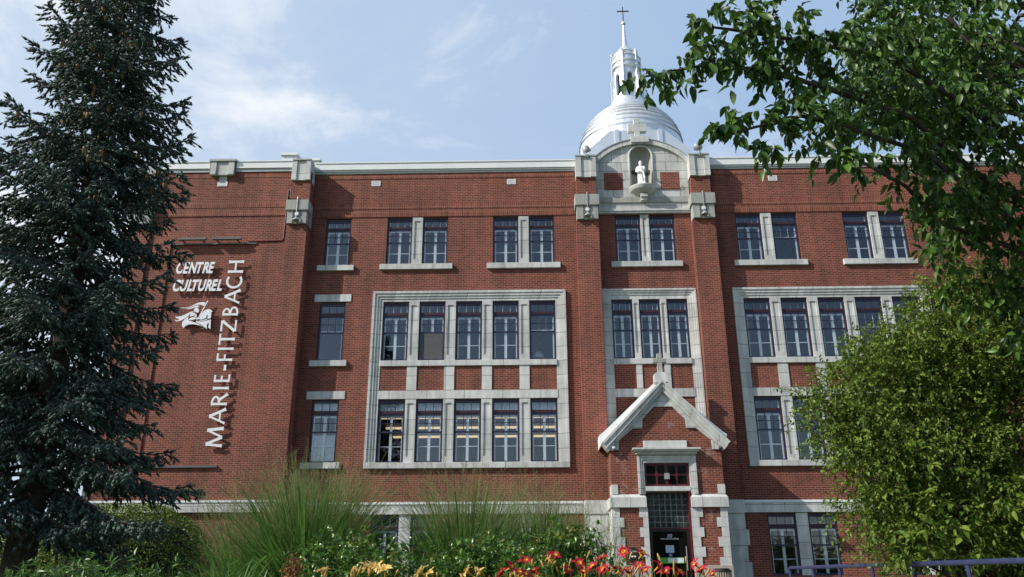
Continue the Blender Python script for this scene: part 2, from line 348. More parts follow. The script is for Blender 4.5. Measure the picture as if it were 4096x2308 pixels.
holes.append((3.03, 6.43, 7.0, 13.22))
for x in (3.225, 4.305, 5.40): wins.append((x, Z2a, 'narrow', 0))
for xa in (-5.87, -1.45, 8.46, 12.85):
    holes.append((xa, xa+2.50, Z0a, Z0b))
    for k in (0, 1): wins.append((xa+k*1.465, Z0a, 'base', 0))
XE = 20.5
holes.append((4.2, 5.25, 17.6, 18.68))
wall = wall_mesh(-9.0, XE, 1.6, 18.68, 0, .32, holes).build('wall', m_brick, B)
# ---- left wing with its recessed sign panel
wing_m = wall_mesh(-16.15, -9.0, 1.6, 18.55, -.55, -.40, [(-14.45, -10.98, 6.45, 15.28)])
wing_m.box(-14.45, -11.20, -.499, -.401, 6.45, 15.28); wing_m.box(-11.20, -10.98, -.525, -.401, 6.45, 15.28)
wing_m.box(-16.15, -9.0, -.398, .319, 1.6, 18.55); wing_m.box(-16.15, -15.9, .321, 12, 1.6, 18.6)
wing = wing_m.build('wing_wall', m_brick, B)
# ---- interior
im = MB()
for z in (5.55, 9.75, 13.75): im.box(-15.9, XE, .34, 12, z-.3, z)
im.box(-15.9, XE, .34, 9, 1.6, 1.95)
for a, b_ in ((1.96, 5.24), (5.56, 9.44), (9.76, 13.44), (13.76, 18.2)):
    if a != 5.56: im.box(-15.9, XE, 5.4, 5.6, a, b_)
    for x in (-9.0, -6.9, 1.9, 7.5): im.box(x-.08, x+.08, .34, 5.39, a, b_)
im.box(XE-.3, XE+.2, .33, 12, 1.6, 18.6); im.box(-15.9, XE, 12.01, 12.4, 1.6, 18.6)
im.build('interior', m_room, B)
for y in (2.9, 4.9, 7.2, 9.4):
    lm = box('ceiling_light', m_lamp, B, -6.7, 1.6, y-.09, y+.09, 9.28, 9.36)
lm = box('ceiling_light', m_lamp, B, -8.9, -7.05, 1.4, 1.55, 9.28, 9.36)
for x in (-4.9, 10.6): box('ceiling_light', m_lamp, B, x-.25, x+1.0, 1.3, 1.5, 5.12, 5.18)
MB().box(-16.1, XE, .1, 12.4, 18.61, 18.75).build('roof', m_roof, B)
# ---- cornice
def cornice(x0, x1, y):
    c = MB().box(x0, x1, y-.12, y+.35, 18.84, 19.13).box(x0, x1, y-.15, y+.38, 19.13, 19.19).build('cornice', m_fascia, B)
    MB().box(x0, x1, y-.055, y+.3, 18.68, 18.76).box(x0, x1, y-.09, y+.3, 18.76, 18.84).build('cornice_moulding', m_fascia_d, c)
cornice(-9.0, 1.97, 0); cornice(7.41, XE, 0)
def wcornice(x0, x1):
    c = MB().box(x0, x1, -.66, -.2, 18.70, 18.98).box(x0, x1, -.69, -.17, 18.98, 19.03).build('cornice', m_fascia, B)
    MB().box(x0, x1, -.61, -.25, 18.55, 18.70).build('cornice_moulding', m_fascia_d, c)
wcornice(-15.35, -13.25); wcornice(-12.13, -9.7)
# ---- soldier courses
for x0, x1, y in ((-8.97, 1.93, 0), (7.51, XE, 0)):
    for z0, z1, d in ((18.44, 18.68, .018), (17.04, 17.28, .014), (16.67, 16.91, .03)):
        MB().box(x0, x1, y-d, y+.01, z0, z1).build('soldier_band', m_soldier, B)
for x0, x1 in ((-15.35, -9.82),):
    for z0, z1, d in ((18.31, 18.55, .018), (16.92, 17.15, .014), (16.54, 16.77, .03)):
        MB().box(x0, x1, -.55-d, -.54, z0, z1).build('soldier_band', m_soldier, B)
# ---- vents
def vent(x0, x1, z0, z1, y):
    v = MB().box(x0, x1, y-.02, y-.005, z0, z0+.035).box(x0, x1, y-.02, y-.005, z1-.035, z1).box(x0, x0+.035, y-.02, y-.005, z0+.035, z1-.035).box(x1-.035, x1, y-.02, y-.005, z0+.035, z1-.035)
    for k in range(3):
        z = z0+.06+k*(z1-z0-.1)/3; v.box(x0+.035, x1-.035, y-.018, y-.006, z, z+.03)
    o = v.build('vent', m_fascia, B); MB().box(x0+.03, x1-.03, y-.004, y+.01, z0+.03, z1-.03).build('vent_backing', m_black, o)
for x in (-6.57, -.89, 9.97): vent(x, x+.37, 18.11, 18.35, 0)
vent(-12.87, -12.46, 17.91, 18.12, -.55)
# ---- sills, lintels, mullions
def sill(x0, x1, z0, z1, d=.11): return bevel(MB().box(x0, x1, -d, .24, z0, z1).build('window_sill', m_stone_h, B))
for x0, x1 in ((-6.03, -3.09), (-1.70, 1.26), (3.31, 6.16), (8.22, 11.13), (12.55, 15.47)): sill(x0, x1, 14.31, 14.545)
sill(-8.57, -7.08, 14.29, 14.525); sill(-8.57, -7.12, 10.31, 10.545); sill(-8.59, -7.12, 6.39, 6.615)
for z in (12.975, 9.02): bevel(MB().box(-8.575, -7.10, -.03, .22, z, z+.31).build('lintel', m_stone, B))
def mullion(x0, x1, z0, z1, d=0.0):
    m = MB(); a = .09 if x1-x0 > .3 else .06; za, zb = z0+.22, z1-.16
    m.box(x0, x1, d+.035, .30, z0, z1)
    m.box(x0, x0+a, d, d+.034, z0, z1).box(x1-a, x1, d, d+.034, z0, z1).box(x0+a, x1-a, d, d+.034, z0, za).box(x0+a, x1-a, d, d+.034, zb, z1)
    return m.build('mullion', m_stone_v, B)
for xa in (-5.815, -1.465, 8.43, 12.78): mullion(xa+1.04, xa+1.46, Z3a, Z3b-.02, -.01)
mullion(4.565, 4.91, Z3a, Z3b-.02, -.01)
for xa in (-5.87, -1.45, 8.46, 12.85): MB().box(xa+1.04, xa+1.46, .01, .3, Z0a, Z0b-.005).build('mullion', m_stone_v, B)
# ---- stone surrounds of the big window groups
def surround(x0, n, pitch, ww, jw, zbot, lower=True):
    x1 = x0+(n-1)*pitch+ww; ox0, ox1 = x0-jw, x1+jw
    m = MB(); st = [(0, .09, -.10), (.09, .20, -.065), (.20, .30, -.03), (.30, jw, .0)] if jw > .38 else [(0, .07, -.10), (.07, .15, -.065), (.15, .24, -.03), (.24, jw, .0)]
    for a, b_, y in st:
        m.box(ox0+a, ox0+b_, y, .25, zbot, 13.37-a)
    m.build('window_jamb', m_stone_v, B); m = MB()
    for a, b_, y in st: m.box(ox1-b_, ox1-a, y, .25, zbot, 13.37-a)
    m.build('window_jamb', m_stone_v, B)
    h = MB()
    for (a, b_, y) in st: h.box(ox0+b_ if a == 0 else ox0+b_, ox1-b_, y, .25, 13.37-b_ if b_ < jw else 12.96, 13.37-a)
    h.build('window_head', m_stone_h, B)
    bevel(MB().box(x0-.02, x1+.02, -.05, .22, 10.30, 10.525).build('window_sill', m_stone_h, B))
    MB().box(x0-.02, x1+.02, -.02, .25, 9.015, 9.33).build('spandrel_band', m_stone_h, B)
    for i in range(n):
        a = x0+i*pitch
        box('spandrel_panel', m_brick, B, a-.01, a+ww+.01, .02, .25, 9.335, 10.295)
        if i < n-1:
            mullion(a+ww+.003, a+pitch-.003, 10.53, 12.955, -.005)
            MB().box(a+ww+.015, a+pitch-.015, -.015, .25, 9.335, 10.295).build('spandrel_pier', m_stone_v, B)
            if lower: mullion(a+ww+.003, a+pitch-.003, 6.602, 9.01, -.005)
    if lower: bevel(MB().box(ox0, ox1, -.12, .24, 6.375, 6.595).build('window_sill', m_stone_h, B))
surround(XL, 5, S_, WW, .41, 6.60); surround(XR, 5, S_, WW, .41, 6.60)
surround(3.225, 3, 1.085, .83, .35, 6.6, False)
for a in (3.225, 4.31, 5.395):
    box('spandrel_panel', m_brick, B, a-.01, a+.84, .02, .25, 7.0, 9.01)
for a in (4.055, 5.14): box('spandrel_pier', m_stone_v, B, a+.012, a+.243, -.012, .25, 7.0, 9.012)
# ---- water table
for x0, x1 in ((-9.0, 1.86), (7.5, XE)):
    o = MB().box(x0, x1, -.05, .2, 4.735, 5.08).build('water_table', m_stone_h, B)
    MB().prism([(x0, 5.081), (x1, 5.081), (x1, 5.10), (x0, 5.10)], -.075, .1).box(x0, x1, -.065, .0, 5.10, 5.17).build('water_table_cap', m_fascia, o)
o = MB().box(-16.2, -8.98, -.69, -.5, 4.78, 5.12).build('water_table', m_stone_h, B); MB().box(-16.22, -8.96, -.72, -.54, 5.12, 5.20).build('water_table_cap', m_fascia, o)

# ---- windows
def make_window(wd, ht, variant):
    f = MB(); y0, y1 = .085, .15
    z = lambda q: ht*(1-q)
    f.box(0, .075, y0, y1, 0, ht).box(wd-.075, wd, y0, y1, 0, ht).box(.075, wd-.075, y0, y1, ht-.14, ht).box(.075, wd-.075, y0, y1, 0, .07)
    f.box(.075, wd-.075, y0+.01, y1, z(.255), z(.225)); f.box(.075, wd-.075, y0+.012, y1, z(.532), z(.508))
    gx0, gx1 = .075, wd-.075; gw = gx1-gx0
    for k in (1, 2):
        x = gx0+gw*k/3
        f.box(x-.011, x+.011, .100, .130, z(.182), ht-.14); f.box(x-.011, x+.011, .100, .130, z(.508), z(.255))
    f.box(gx0, gx1, .101, .129, z(.378)-.011, z(.378)+.011)
    wo = f.build('window', m_navy)
    sub = []
    t = MB().box(.075, wd-.075, y0-.012, y1-.01, z(.2245), z(.182))
    t.box(-.02, .03, .06, .084, 0, ht).box(wd-.03, wd+.02, .06, .084, 0, ht).box(.03, wd-.03, .06, .084, ht-.06, ht)
    sub.append(t.build('trim', m_maroon))
    sub.append(MB().box(gx0, gx1, .112, .116, .07, ht-.14).build('pane', m_glass))
    if variant in (0, 2, 4, 5):
        i = MB(); ya, yb = .155, .19; c = wd/2
        i.box(gx0-.02, gx0+.045, ya, yb, .02, z(.265)).box(gx1-.045, gx1+.02, ya, yb, .02, z(.265))
        i.box(gx0+.045, gx1-.045, ya, yb, z(.29), z(.262)); i.box(c-.052, c+.052, ya, yb, .02, z(.29))
        i.box(gx0+.045, c-.052, ya, yb, z(.742)-.016, z(.742)+.016).box(c+.052, gx1-.045, ya, yb, z(.742)-.013, z(.742)+.013)
        i.box(gx0-.02, gx1+.02, ya, yb, z(.20), z(.175)); i.box(gx0-.02, gx0+.03, ya, yb, z(.175), ht); i.box(gx1-.03, gx1+.02, ya, yb, z(.175), ht)
        for k in (1, 2): x = gx0+gw*k/3+.025; i.box(x-.012, x+.012, ya, yb, z(.175), ht-.06)
        i.box(gx0-.02, gx1+.02, ya, yb, ht-.1, ht-.06)
        sub.append(i.build('inner_frame', m_white))
    else:
        i = MB(); ya, yb = .155, .19
        i.box(gx1-.05, gx1+.02, ya, yb, .02, z(.265)); i.box(gx0-.02, gx1-.05, ya, yb, z(.50), z(.485))
        for k in (1, 2): x = gx0+gw*k/3; i.box(x-.015, x+.015, ya, yb, z(.485), z(.265))
        sub.append(i.build('inner_frame', m_white))
    if variant == 2: sub.append(MB().box(gx0+.02, gx1-.02, .090, .094, .08, z(.54)).build('insect_screen', m_screen))
    if variant == 4: sub.append(MB().box(gx0, gx1, .21, .215, z(.19), ht-.05).build('blind', m_blind))
    if variant == 5: sub.append(MB().box(gx0, gx1, .21, .215, z(.19), ht-.05).box(gx0, gx1, .21, .215, .03, z(.56)).build('blind', m_blind))
    for q in sub: q.parent = wo
    wo.parent = B
    return wo, sub
protos = {}
SIZE = {'tall': (WW, Z1b-Z1a), 'third': (1.04, Z3b-Z3a-.025), 'narrow': (.83, Z2b-Z2a), 'base': (1.04, Z0b-Z0a)}
for x, z, k, va in wins:
    key = (k, va); loc = (x-CXM, 0.0, z-2.0)
    if key not in protos:
        protos[key] = make_window(*SIZE[k], va); protos[key][0].location = loc
    else:
        wo, sub = protos[key]; c = wo.copy(); COL.objects.link(c); c.location = loc; c.parent = B
        for q in sub: d = q.copy(); COL.objects.link(d); d.parent = c

# ---- piers of the centre bay and wing pilasters
def pier_stone(x0, x1, y, z1, z2, z3, z4, z5, par):
    """corbelled block (z1..z3) and cap block (z4..z5), each with a sunk centre panel"""
    c = (x0+x1)/2; h = (x1-x0)/2
    def sunk(hw, ya, za, zb, pw):
        m = MB(); m.box(c-hw, c+hw, ya+.05, ya+.55, za, zb); m.box(c-hw, c-pw, ya, ya+.049, za, zb); m.box(c+pw, c+hw, ya, ya+.049, za, zb); return m
    m = sunk(h-.02, y-.14, z1, z2-.002, .17)
    a = MB(); hw = h+.05
    a.box(c-hw, c+hw, y-.2, y+.45, z2, z3-.05)
    a.v += [(c-hw, y-.2, z3-.05), (c+hw, y-.2, z3-.05), (c+hw, y+.45, z3-.05), (c-hw, y+.45, z3-.05), (c-hw+.05, y-.02, z3), (c+hw-.05, y-.02, z3), (c+hw-.05, y+.45, z3), (c-hw+.05, y+.45, z3)]
    b = len(a.v)-8; a.f += [(b,b+1,b+5,b+4),(b+1,b+2,b+6,b+5),(b+3,b,b+4,b+7),(b+4,b+5,b+6,b+7)]
    b1 = m.build('corbel_block', m_stone_g, par); bevel(a.build('capital_block', m_stone_g, par), .02)
    cp = sunk(h-.03, y-.10, z4, z5-.06, .19); o = cp.build('cap_block', m_stone_v, par)
    MB().box(c-h+.02, c+h-.02, y-.13, y+.46, z5-.06, z5).build('cap_flashing', m_fascia_d, o)
PY = -.48
for s in (-1, 1):
    x0, x1 = (1.93, 2.83) if s < 0 else (6.61, 7.51)
    p = MB().box(x0, x1, PY, .01, 5.14, 16.2).box(x0+.06, x1-.06, PY+.03, .3, 17.33, 18.13).build('pier', m_brick, B)
    pier_stone(x0, x1, PY, 16.2, 16.79, 17.33, 18.13, 19.13, p)
    q = MB()
    for k in range(6):
        z = 4.66-.545*(k+1); e = .09 if k % 2 else .0
        q.box(x0-.03-e, x1+.03+e, PY-.05-e*.4, .02, z, z+.545-.02); q.box(x0-.03, x1+.03, PY-.03, .015, z+.525, z+.545)
    q.build('quoin', m_stone, p)
    bevel(MB().box(x0-.06, x1+.06, PY-.09, .0, 4.662, 5.13).build('base_band', m_stone, p))
for x0, x1 in ((-9.80, -8.97), (-16.18, -15.35)):
    p = MB().box(x0, x1, -.63, -.41, 1.6, 16.1).box(x0+.06, x1, -.61, -.41, 17.18, 18.09).box(x1-.06, x1+.0, -.409, -.02, 1.6, 18.09).build('pilaster', m_brick, B)
    pier_stone(x0, x1, -.63, 16.10, 16.66, 17.18, 18.09, 19.05, p)
    MB().box(x1-.3, x1+.028, -.40, -.06, 16.10, 17.10).build('corbel_return', m_stone_g, p)
    MB().box(x1-.3, x1-.012, -.36, -.06, 18.09, 18.99).build('cap_return', m_stone_v, p)
c = MB().box(-13.18, -12.2, -.69, -.3, 18.37, 18.99).box(-13.18, -12.95, -.74, -.691, 18.37, 18.99).box(-12.43, -12.2, -.74, -.691, 18.37, 18.99).build('parapet_block', m_stone_v, B)
MB().box(-13.26, -12.12, -.78, -.25, 18.99, 19.08).build('cap_flashing', m_fascia_d, c)
box('vent_neck', m_fascia_d, c, -12.82, -12.5, -.575, -.54, 18.13, 18.37)
def chimney(x0, x1, y0, y1, z0, z1):
    o = MB().box(x0+.07, x1-.07, y0+.07, y1-.07, z0, z1-.12).build('chimney', m_fascia, B)
    m = MB().box(x0, x1, y0, y1, z1-.12, z1); cx_, cy_ = (x0+x1)/2, (y0+y1)/2; b = len(m.v)
    m.v += [(x0, y0, z1), (x1, y0, z1), (x1, y1, z1), (x0, y1, z1), (cx_-.12, cy_-.1, z1+.12), (cx_+.12, cy_-.1, z1+.12), (cx_+.12, cy_+.1, z1+.12), (cx_-.12, cy_+.1, z1+.12)]
    m.f += [(b,b+1,b+5,b+4),(b+1,b+2,b+6,b+5),(b+2,b+3,b+7,b+6),(b+3,b,b+4,b+7),(b+4,b+5,b+6,b+7)]
    m.build('chimney_cap', m_fascia, o)
chimney(-11.22, -10.42, 2.0, 2.9, 18.7, 20.92); chimney(-10.18, -9.38, 2.0, 2.9, 18.7, 20.62)

# ---- gable with the niche
arcR, arcC, arcZ = 2.63, 4.72, 17.41
def arc(x, off=0.0): return arcZ+math.sqrt(max((arcR+off)**2-(x-arcC)**2, 0))
NX, NR, NZ0, NZT = 4.725, .455, 17.76, 19.29     # niche centre, radius, floor, springing
xs = sorted(set([2.80]+[2.83+i*(6.61-2.83)/40 for i in range(41)]+[NX+NR*math.cos(math.pi*i/16) for i in range(17)]+[6.64]))
gm = MB(); ya, yb = -.10, .45
def strip(m, a, b, za0, za1, zb0, zb1):
    k = len(m.v); m.v += [(a,ya,za0),(b,ya,zb0),(b,ya,zb1),(a,ya,za1),(a,yb,za0),(b,yb,zb0),(b,yb,zb1),(a,yb,za1)]
    m.f += [(k,k+1,k+2,k+3),(k+4,k+7,k+6,k+5),(k+3,k+2,k+6,k+7),(k,k+4,k+5,k+1)]
for a, b in zip(xs[:-1], xs[1:]):
    if b-a < 1e-6: continue
    mid = (a+b)/2; ta, tb = arc(a)-.1, arc(b)-.1
    if abs(mid-NX) < NR:
        strip(gm, a, b, 17.385, NZ0, 17.385, NZ0)
        na = NZT+math.sqrt(max(NR**2-(a-NX)**2, 0)); nb = NZT+math.sqrt(max(NR**2-(b-NX)**2, 0))
        strip(gm, a, b, na, ta, nb, tb)
    else: strip(gm, a, b, 17.385, ta, 17.385, tb)
gable = gm.build('gable', m_block, B)
cop = MB(); n = 26
for i in range(n):
    a = 2.78+(6.66-2.78)*i/n; b = 2.78+(6.66-2.78)*(i+1)/n
    cop.prism([(a, arc(a, -.2)), (b, arc(b, -.2)), (b, arc(b)), (a, arc(a))], -.22, .5)
cop.build('gable_coping', stone_mat('stone_coping', ST, .95, 40, 0, .012), gable)
cp2 = MB()
for i in range(n):
    a = 2.74+(6.70-2.74)*i/n; b = 2.74+(6.70-2.74)*(i+1)/n
    cp2.prism([(a, arc(a, .002)), (b, arc(b, .002)), (b, arc(b, .035)), (a, arc(a, .035))], -.25, .5)
cp2.build('coping_flashing', m_fascia_d, gable)
bevel(MB().box(4.34, 5.10, -.30, .52, 19.87, 20.15).build('keystone', m_stone, gable))
k = MB().box(4.52, 4.76, -.16, .08, 20.15, 20.47).box(4.27, 5.04, -.16, .08, 20.47, 20.83).box(4.52, 4.76, -.16, .08, 20.83, 21.09).build('stone_cross', m_stone, gable); bevel(k)
for x0 in (3.15, 5.49): box('brick_panel', m_brick, gable, x0, x0+.785, -.106, .0, 17.72, 18.53)
nm = MB(); ns = 16
rows = [[(NX+NR*math.cos(math.pi+math.pi*-k/ns), ya+NR*.9*math.sin(math.pi*k/ns), z) for k in range(ns+1)] for z in (NZ0, (NZ0+NZT)/2, NZT)]
for j in range(1, 9):
    t = j/8*math.pi/2
    rows.append([(NX+NR*math.cos(math.pi-math.pi*k/ns)*math.cos(t), ya+NR*.9*math.sin(math.pi*k/ns)*math.cos(t), NZT+NR*math.sin(t)) for k in range(ns+1)])
b = 0
for r in rows: nm.v += r
for j in range(len(rows)-1):
    for k in range(ns): i = j*(ns+1)+k; nm.f.append((i, i+1, i+ns+2, i+ns+1))
nm.build('niche', m_stone_g, gable, smooth=True)
tr = [(NX-NR-.03, ya-.02, NZ0)]+[(NX+(NR+.03)*math.cos(math.pi-math.pi*k/20), ya-.02, NZT+(NR+.03)*math.sin(math.pi*k/20)) for k in range(21)]+[(NX+NR+.03, ya-.02, NZ0)]
MB().tube(tr, .04, 8).build('niche_trim', m_stone, gable, smooth=True)
sm = MB(); sm.lathe([(0, .0), (.56, .0), (.56, -.05), (.50, -.16), (.36, -.27), (.18, -.34), (0, -.36)], (NX, ya, NZ0+.005), 24, math.pi, math.pi)
sm.lathe([(0, .001), (.44, .001)], (NX, ya, NZ0), 24, math.pi, 0)
sm.build('niche_shelf', m_stone, gable)
bevel(MB().box(4.60, 4.89, -.40, -.1, 17.27, 17.42).box(4.62, 4.87, -.33, -.1, 17.14, 17.27).build('corbel', m_stone, gable))
en = MB().box(2.83, 6.61, -.15, .3, 17.13, 17.385).build('entablature', m_stone_g, gable)
MB().box(2.83, 6.61, -.10, .3, 16.84, 17.13).build('frieze', m_stone_h, en); MB().box(2.83, 6.61, -.16, .3, 16.75, 16.84).box(2.83, 6.61, -.12, .3, 16.665, 16.75).build('lower_moulding', m_stone, en)
MB().tube([(5.2, -.13, 17.74), (6.2, -.125, 17.72), (6.33, -.13, 17.76), (6.38, -.14, 17.86), (6.35, -.13, 17.9)], .012, 6).build('cable', m_black, gable)
# silver roof joining gable and dome
sr = MB().prism([(3.0, 18.75), (6.98, 18.75), (6.98, 20.0), (5.95, 20.93), (3.55, 20.93), (2.6, 20.0), (2.6, 18.75)], .55, 2.2).build('gable_roof', m_silver, B)
for x in (3.86, 5.74): box('roof_rib', m_silver, sr, x-.09, x+.09, .5, 2.2, 20.0, 20.97)
# ---- silver dome and lantern
DC = (4.80, 3.2)
dome_p = []
zc, Rd = 21.3, 2.34
for k in range(9):
    t = k/8; a0 = .0+1.13*k/9; a1 = .0+1.13*(k+1)/9
    r0 = Rd*math.cos(a0); z0 = zc+Rd*.98*math.sin(a0); r1 = Rd*math.cos(a1); z1 = zc+Rd*.98*math.sin(a1)
    dome_p += [(r0, z0), (r1+.04, z1-.055), (r1+.09, z1-.025), (r1+.085, z1+.0), (r1, z1+.018)]
dome = MB().lathe([(2.45, 18.7), (2.45, 21.0), (2.38, 21.1)]+dome_p+[(.0, dome_p[-1][1]+.01)], (*DC, 0), 48).build('dome', m_silver, B)
zt = dome_p[-1][1]
MB().lathe([(1.02, zt), (1.02, zt+.1), (.98, zt+.14), (.86, zt+.42), (.84, zt+.46), (.80, zt+.47), (.80, zt+.56), (0, zt+.56)], (*DC, 0), 40).build('lantern_base', m_silver, dome)
zb = zt+.56
ln = MB()
nseg = 6
for q in range(nseg):                      # six arched openings between fins
    ac = R(-90+60*q+8); hw = R(13); r = .62
    def pt(a, z, rr=r): return (DC[0]+rr*math.cos(a), DC[1]+rr*math.sin(a), z)
    def quad(a0, a1, zl0, zl1, zh0, zh1):
        k = len(ln.v); ln.v.extend([pt(a0, zl0), pt(a1, zl1), pt(a1, zh1), pt(a0, zh0)]); ln.f.append((k, k+1, k+2, k+3))
        k = len(ln.v); ln.v.extend([pt(a0, zl0, r-.12), pt(a1, zl1, r-.12), pt(a1, zh1, r-.12), pt(a0, zh0, r-.12)]); ln.f.append((k+3, k+2, k+1, k))
        k = len(ln.v); ln.v.extend([pt(a0, zl0, r-.12), pt(a1, zl1, r-.12), pt(a1, zl1), pt(a0, zl0)]); ln.f.append((k, k+1, k+2, k+3))
    H1, HS, HT = zb+.42, zb+1.25, zb+2.15
    quad(ac-R(30), ac-hw, zb, zb, HT, HT); quad(ac+hw, ac+R(30), zb, zb, HT, HT)
    for j in range(8):
        a0 = ac-hw+2*hw*j/8; a1 = ac-hw+2*hw*(j+1)/8
        h0 = HS+.20*math.sqrt(max(1-((a0-ac)/hw)**2, 0)); h1 = HS+.20*math.sqrt(max(1-((a1-ac)/hw)**2, 0))
        quad(a0, a1, h0, h1, HT, HT); quad(a0, a1, zb, zb, H1-.1, H1-.1)
    for e in (-1, 1):
        k = len(ln.v); a = ac+e*hw; ln.v.extend([pt(a, H1-.1), pt(a, H1-.1, r-.12), pt(a, HS, r-.12), pt(a, HS)]); ln.f.append((k, k+1, k+2, k+3))
lan = ln.build('lantern', m_silver, dome)
fins = MB()
for q in range(nseg):
    a = R(-60+60*q+8); u = Vector((math.cos(a), math.sin(a), 0)); v = Vector((-math.sin(a), math.cos(a), 0)); c0 = Vector((*DC, 0))
    for (r0, r1, z0, z1, hw) in ((.55, .80, zb, zb+1.2, .06), (.55, .74, zb+1.2, zb+2.6, .055)):
        k = len(fins.v)
        for z in (z0, z1):
            for (rr, hh) in ((r0, -hw), (r1, -hw), (r1, hw), (r0, hw)):
                pq = c0+u*rr+v*hh; fins.v.append((pq.x, pq.y, z))
        fins.f += [(k,k+3,k+2,k+1),(k+4,k+5,k+6,k+7),(k,k+1,k+5,k+4),(k+1,k+2,k+6,k+5),(k+2,k+3,k+7,k+6),(k+3,k,k+4,k+7)]
    pq = c0+u*.70; fins.lathe([(.055, 0), (.075, .06), (.055, .13), (0, .15)], (pq.x, pq.y, zb+2.6), 8)
fins.build('buttress', m_silver, dome)
zz = zb+1.75
MB().lathe([(.62, zz), (.72, zz+.05), (.73, zz+.1), (.66, zz+.14), (.66, zz+.28), (.72, zz+.33), (.73, zz+.38), (.66, zz+.42), (.66, zz+.62), (.70, zz+.66), (.69, zz+.71), (.62, zz+.75), (.60, zz+.9), (.62, zz+.93), (.5, zz+1.06), (.42, zz+1.12), (.33, zz+1.18)], (*DC, 0), 36).build('lantern_cornice', m_silver, dome)
z5 = zz+1.16
MB().lathe([(.40, z5-.03), (.42, z5), (.34, z5+.07), (.22, z5+.22), (.13, z5+.45), (.09, z5+.85), (.06, z5+1.45), (.05, z5+1.62)], (*DC, 0), 24).build('spire', m_silver, dome, smooth=True)
z6 = z5+1.72
MB().lathe([(.001, -.12), (.07, -.1), (.115, -.04), (.12, .03), (.09, .09), (.03, .12), (.012, .14)], (*DC, z6), 16).build('finial_ball', m_silver, dome, smooth=True)
MB().box(DC[0]-.02, DC[0]+.02, DC[1]-.02, DC[1]+.02, z6+.12, z6+1.0).box(DC[0]-.29, DC[0]-.021, DC[1]-.02, DC[1]+.02, z6+.72, z6+.77).box(DC[0]+.021, DC[0]+.29, DC[1]-.02, DC[1]+.02, z6+.72, z6+.77).build('finial_cross', m_black, dome)

# ---- entrance porch
PF = -1.65
pm = MB()
pm.box(2.78, 3.97, PF, PF+.4, 1.6, 4.755).box(5.45, 6.66, PF, PF+.4, 1.6, 4.755)
pm.box(2.78, 3.85, PF, PF+.4, 4.755, 6.9).box(5.55, 6.66, PF, PF+.4, 4.755, 6.9).box(3.85, 5.55, PF, PF+.4, 6.3, 6.9)
pm.prism([(2.78, 6.9), (6.66, 6.9), (4.72, 8.8)], PF, PF+.4)
pm.box(2.78, 3.1, PF+.4, PY+.02, 1.6, 7.0).box(6.34, 6.66, PF+.4, PY+.02, 1.6, 7.0)
porch = pm.build('porch', brick_mat('porch_brick', .2115, .0775, .5, BR1, BR2, MO, .0056, .8, True), B)
# gable stone layer with stepped lower edge, then the coping
half = [(4.72, 8.26), (4.39, 8.26), (3.96, 7.80), (3.94, 7.49), (3.61, 7.49), (3.10, 7.05), (3.08, 6.73), (2.76, 6.73), (2.70, 6.86), (4.72, 8.84)]
st = MB()
for s in (1, -1): st.prism([(CXM+(x-4.72)*s, z) for x, z in half], PF-.06, PF+.1)
st.build('gable_stone', stone_mat('porch_stone', ST, 30, .46, 0), porch)
cm = MB(); cm2 = MB()
for s in (1, -1):
    def mx(pts): return [(CXM+(x-4.72)*s, z) for x, z in pts]
    cm.prism(mx([(4.72, 8.80), (2.72, 6.68), (2.64, 6.76), (4.72, 8.95)]), -1.82, -1.3)
    cm.prism(mx([(4.72, 8.951), (2.64, 6.761), (2.54, 6.90), (4.72, 9.12)]), -1.88, -1.3)
    cm2.prism(mx([(4.72, 9.121), (2.54, 6.901), (2.48, 6.96), (4.72, 9.22)]), -1.92, -1.3)
cm.build('gable_coping', stone_mat('porch_coping', ST, .9, 50, 0), porch); cm2.build('coping_cap', m_stone, porch)
rm = MB()
for s in (1, -1): rm.prism([(CXM+(x-4.72)*s, z) for x, z in [(4.72, 9.15), (2.45, 6.90), (2.45, 7.34), (2.58, 7.42), (4.72, 9.42)]], -1.29, PY-.01)
rm.build('porch_roof', m_fascia, porch)
MB().box(4.51, 5.0, -1.55, -1.2, 9.2, 9.50).prism([(4.51, 9.50), (5.0, 9.5), (4.92, 9.57), (4.59, 9.57)], -1.54, -1.21).build('cross_pedestal', m_stone, porch)
bevel(MB().box(4.66, 4.84, -1.46, -1.3, 9.57, 9.96).box(4.50, 5.0, -1.46, -1.3, 9.96, 10.11).box(4.66, 4.84, -1.46, -1.3, 10.11, 10.30).build('stone_cross', m_stone_g, porch))
# hood, door surround
bevel(MB().box(3.95, 5.47, PF-.09, PF+.02, 6.765, 7.04).build('hood_block', m_stone, porch))
hd = MB()
for y, z0, z1, e in ((.32, 6.70, 6.76, 0), (.26, 6.64, 6.70, .06), (.17, 6.56, 6.64, .12)): hd.box(3.54+e, 5.90-e, PF-y, PF+.02, z0, z1)
hd.build('hood_cornice', m_stone, porch)
js = MB()
for s in (0, 1):
    for a, b_, y in ((3.70, 3.78, .08), (3.78, 3.85, .055), (3.85, 3.93, .025)):
        x0, x1 = (a, b_) if s == 0 else (9.44-b_, 9.44-a)
        js.box(x0, x1, PF-y, PF+.3, 5.20, 6.56-(a-3.70)*1.2)
for a, b_, y in ((3.78, 0, .08), (3.85, 0, .055), (3.93, 0, .025)):
    z1 = 6.56-(a-.08-3.70)*1.2; js.box(a, 9.44-a, PF-y, PF+.3, z1-.10, z1)
js.build('door_surround', m_stone_v, porch)
bevel(MB().box(3.94, 5.50, PF-.02, PF+.4, 5.31, 5.47).build('transom_bar', m_stone, porch), .008)
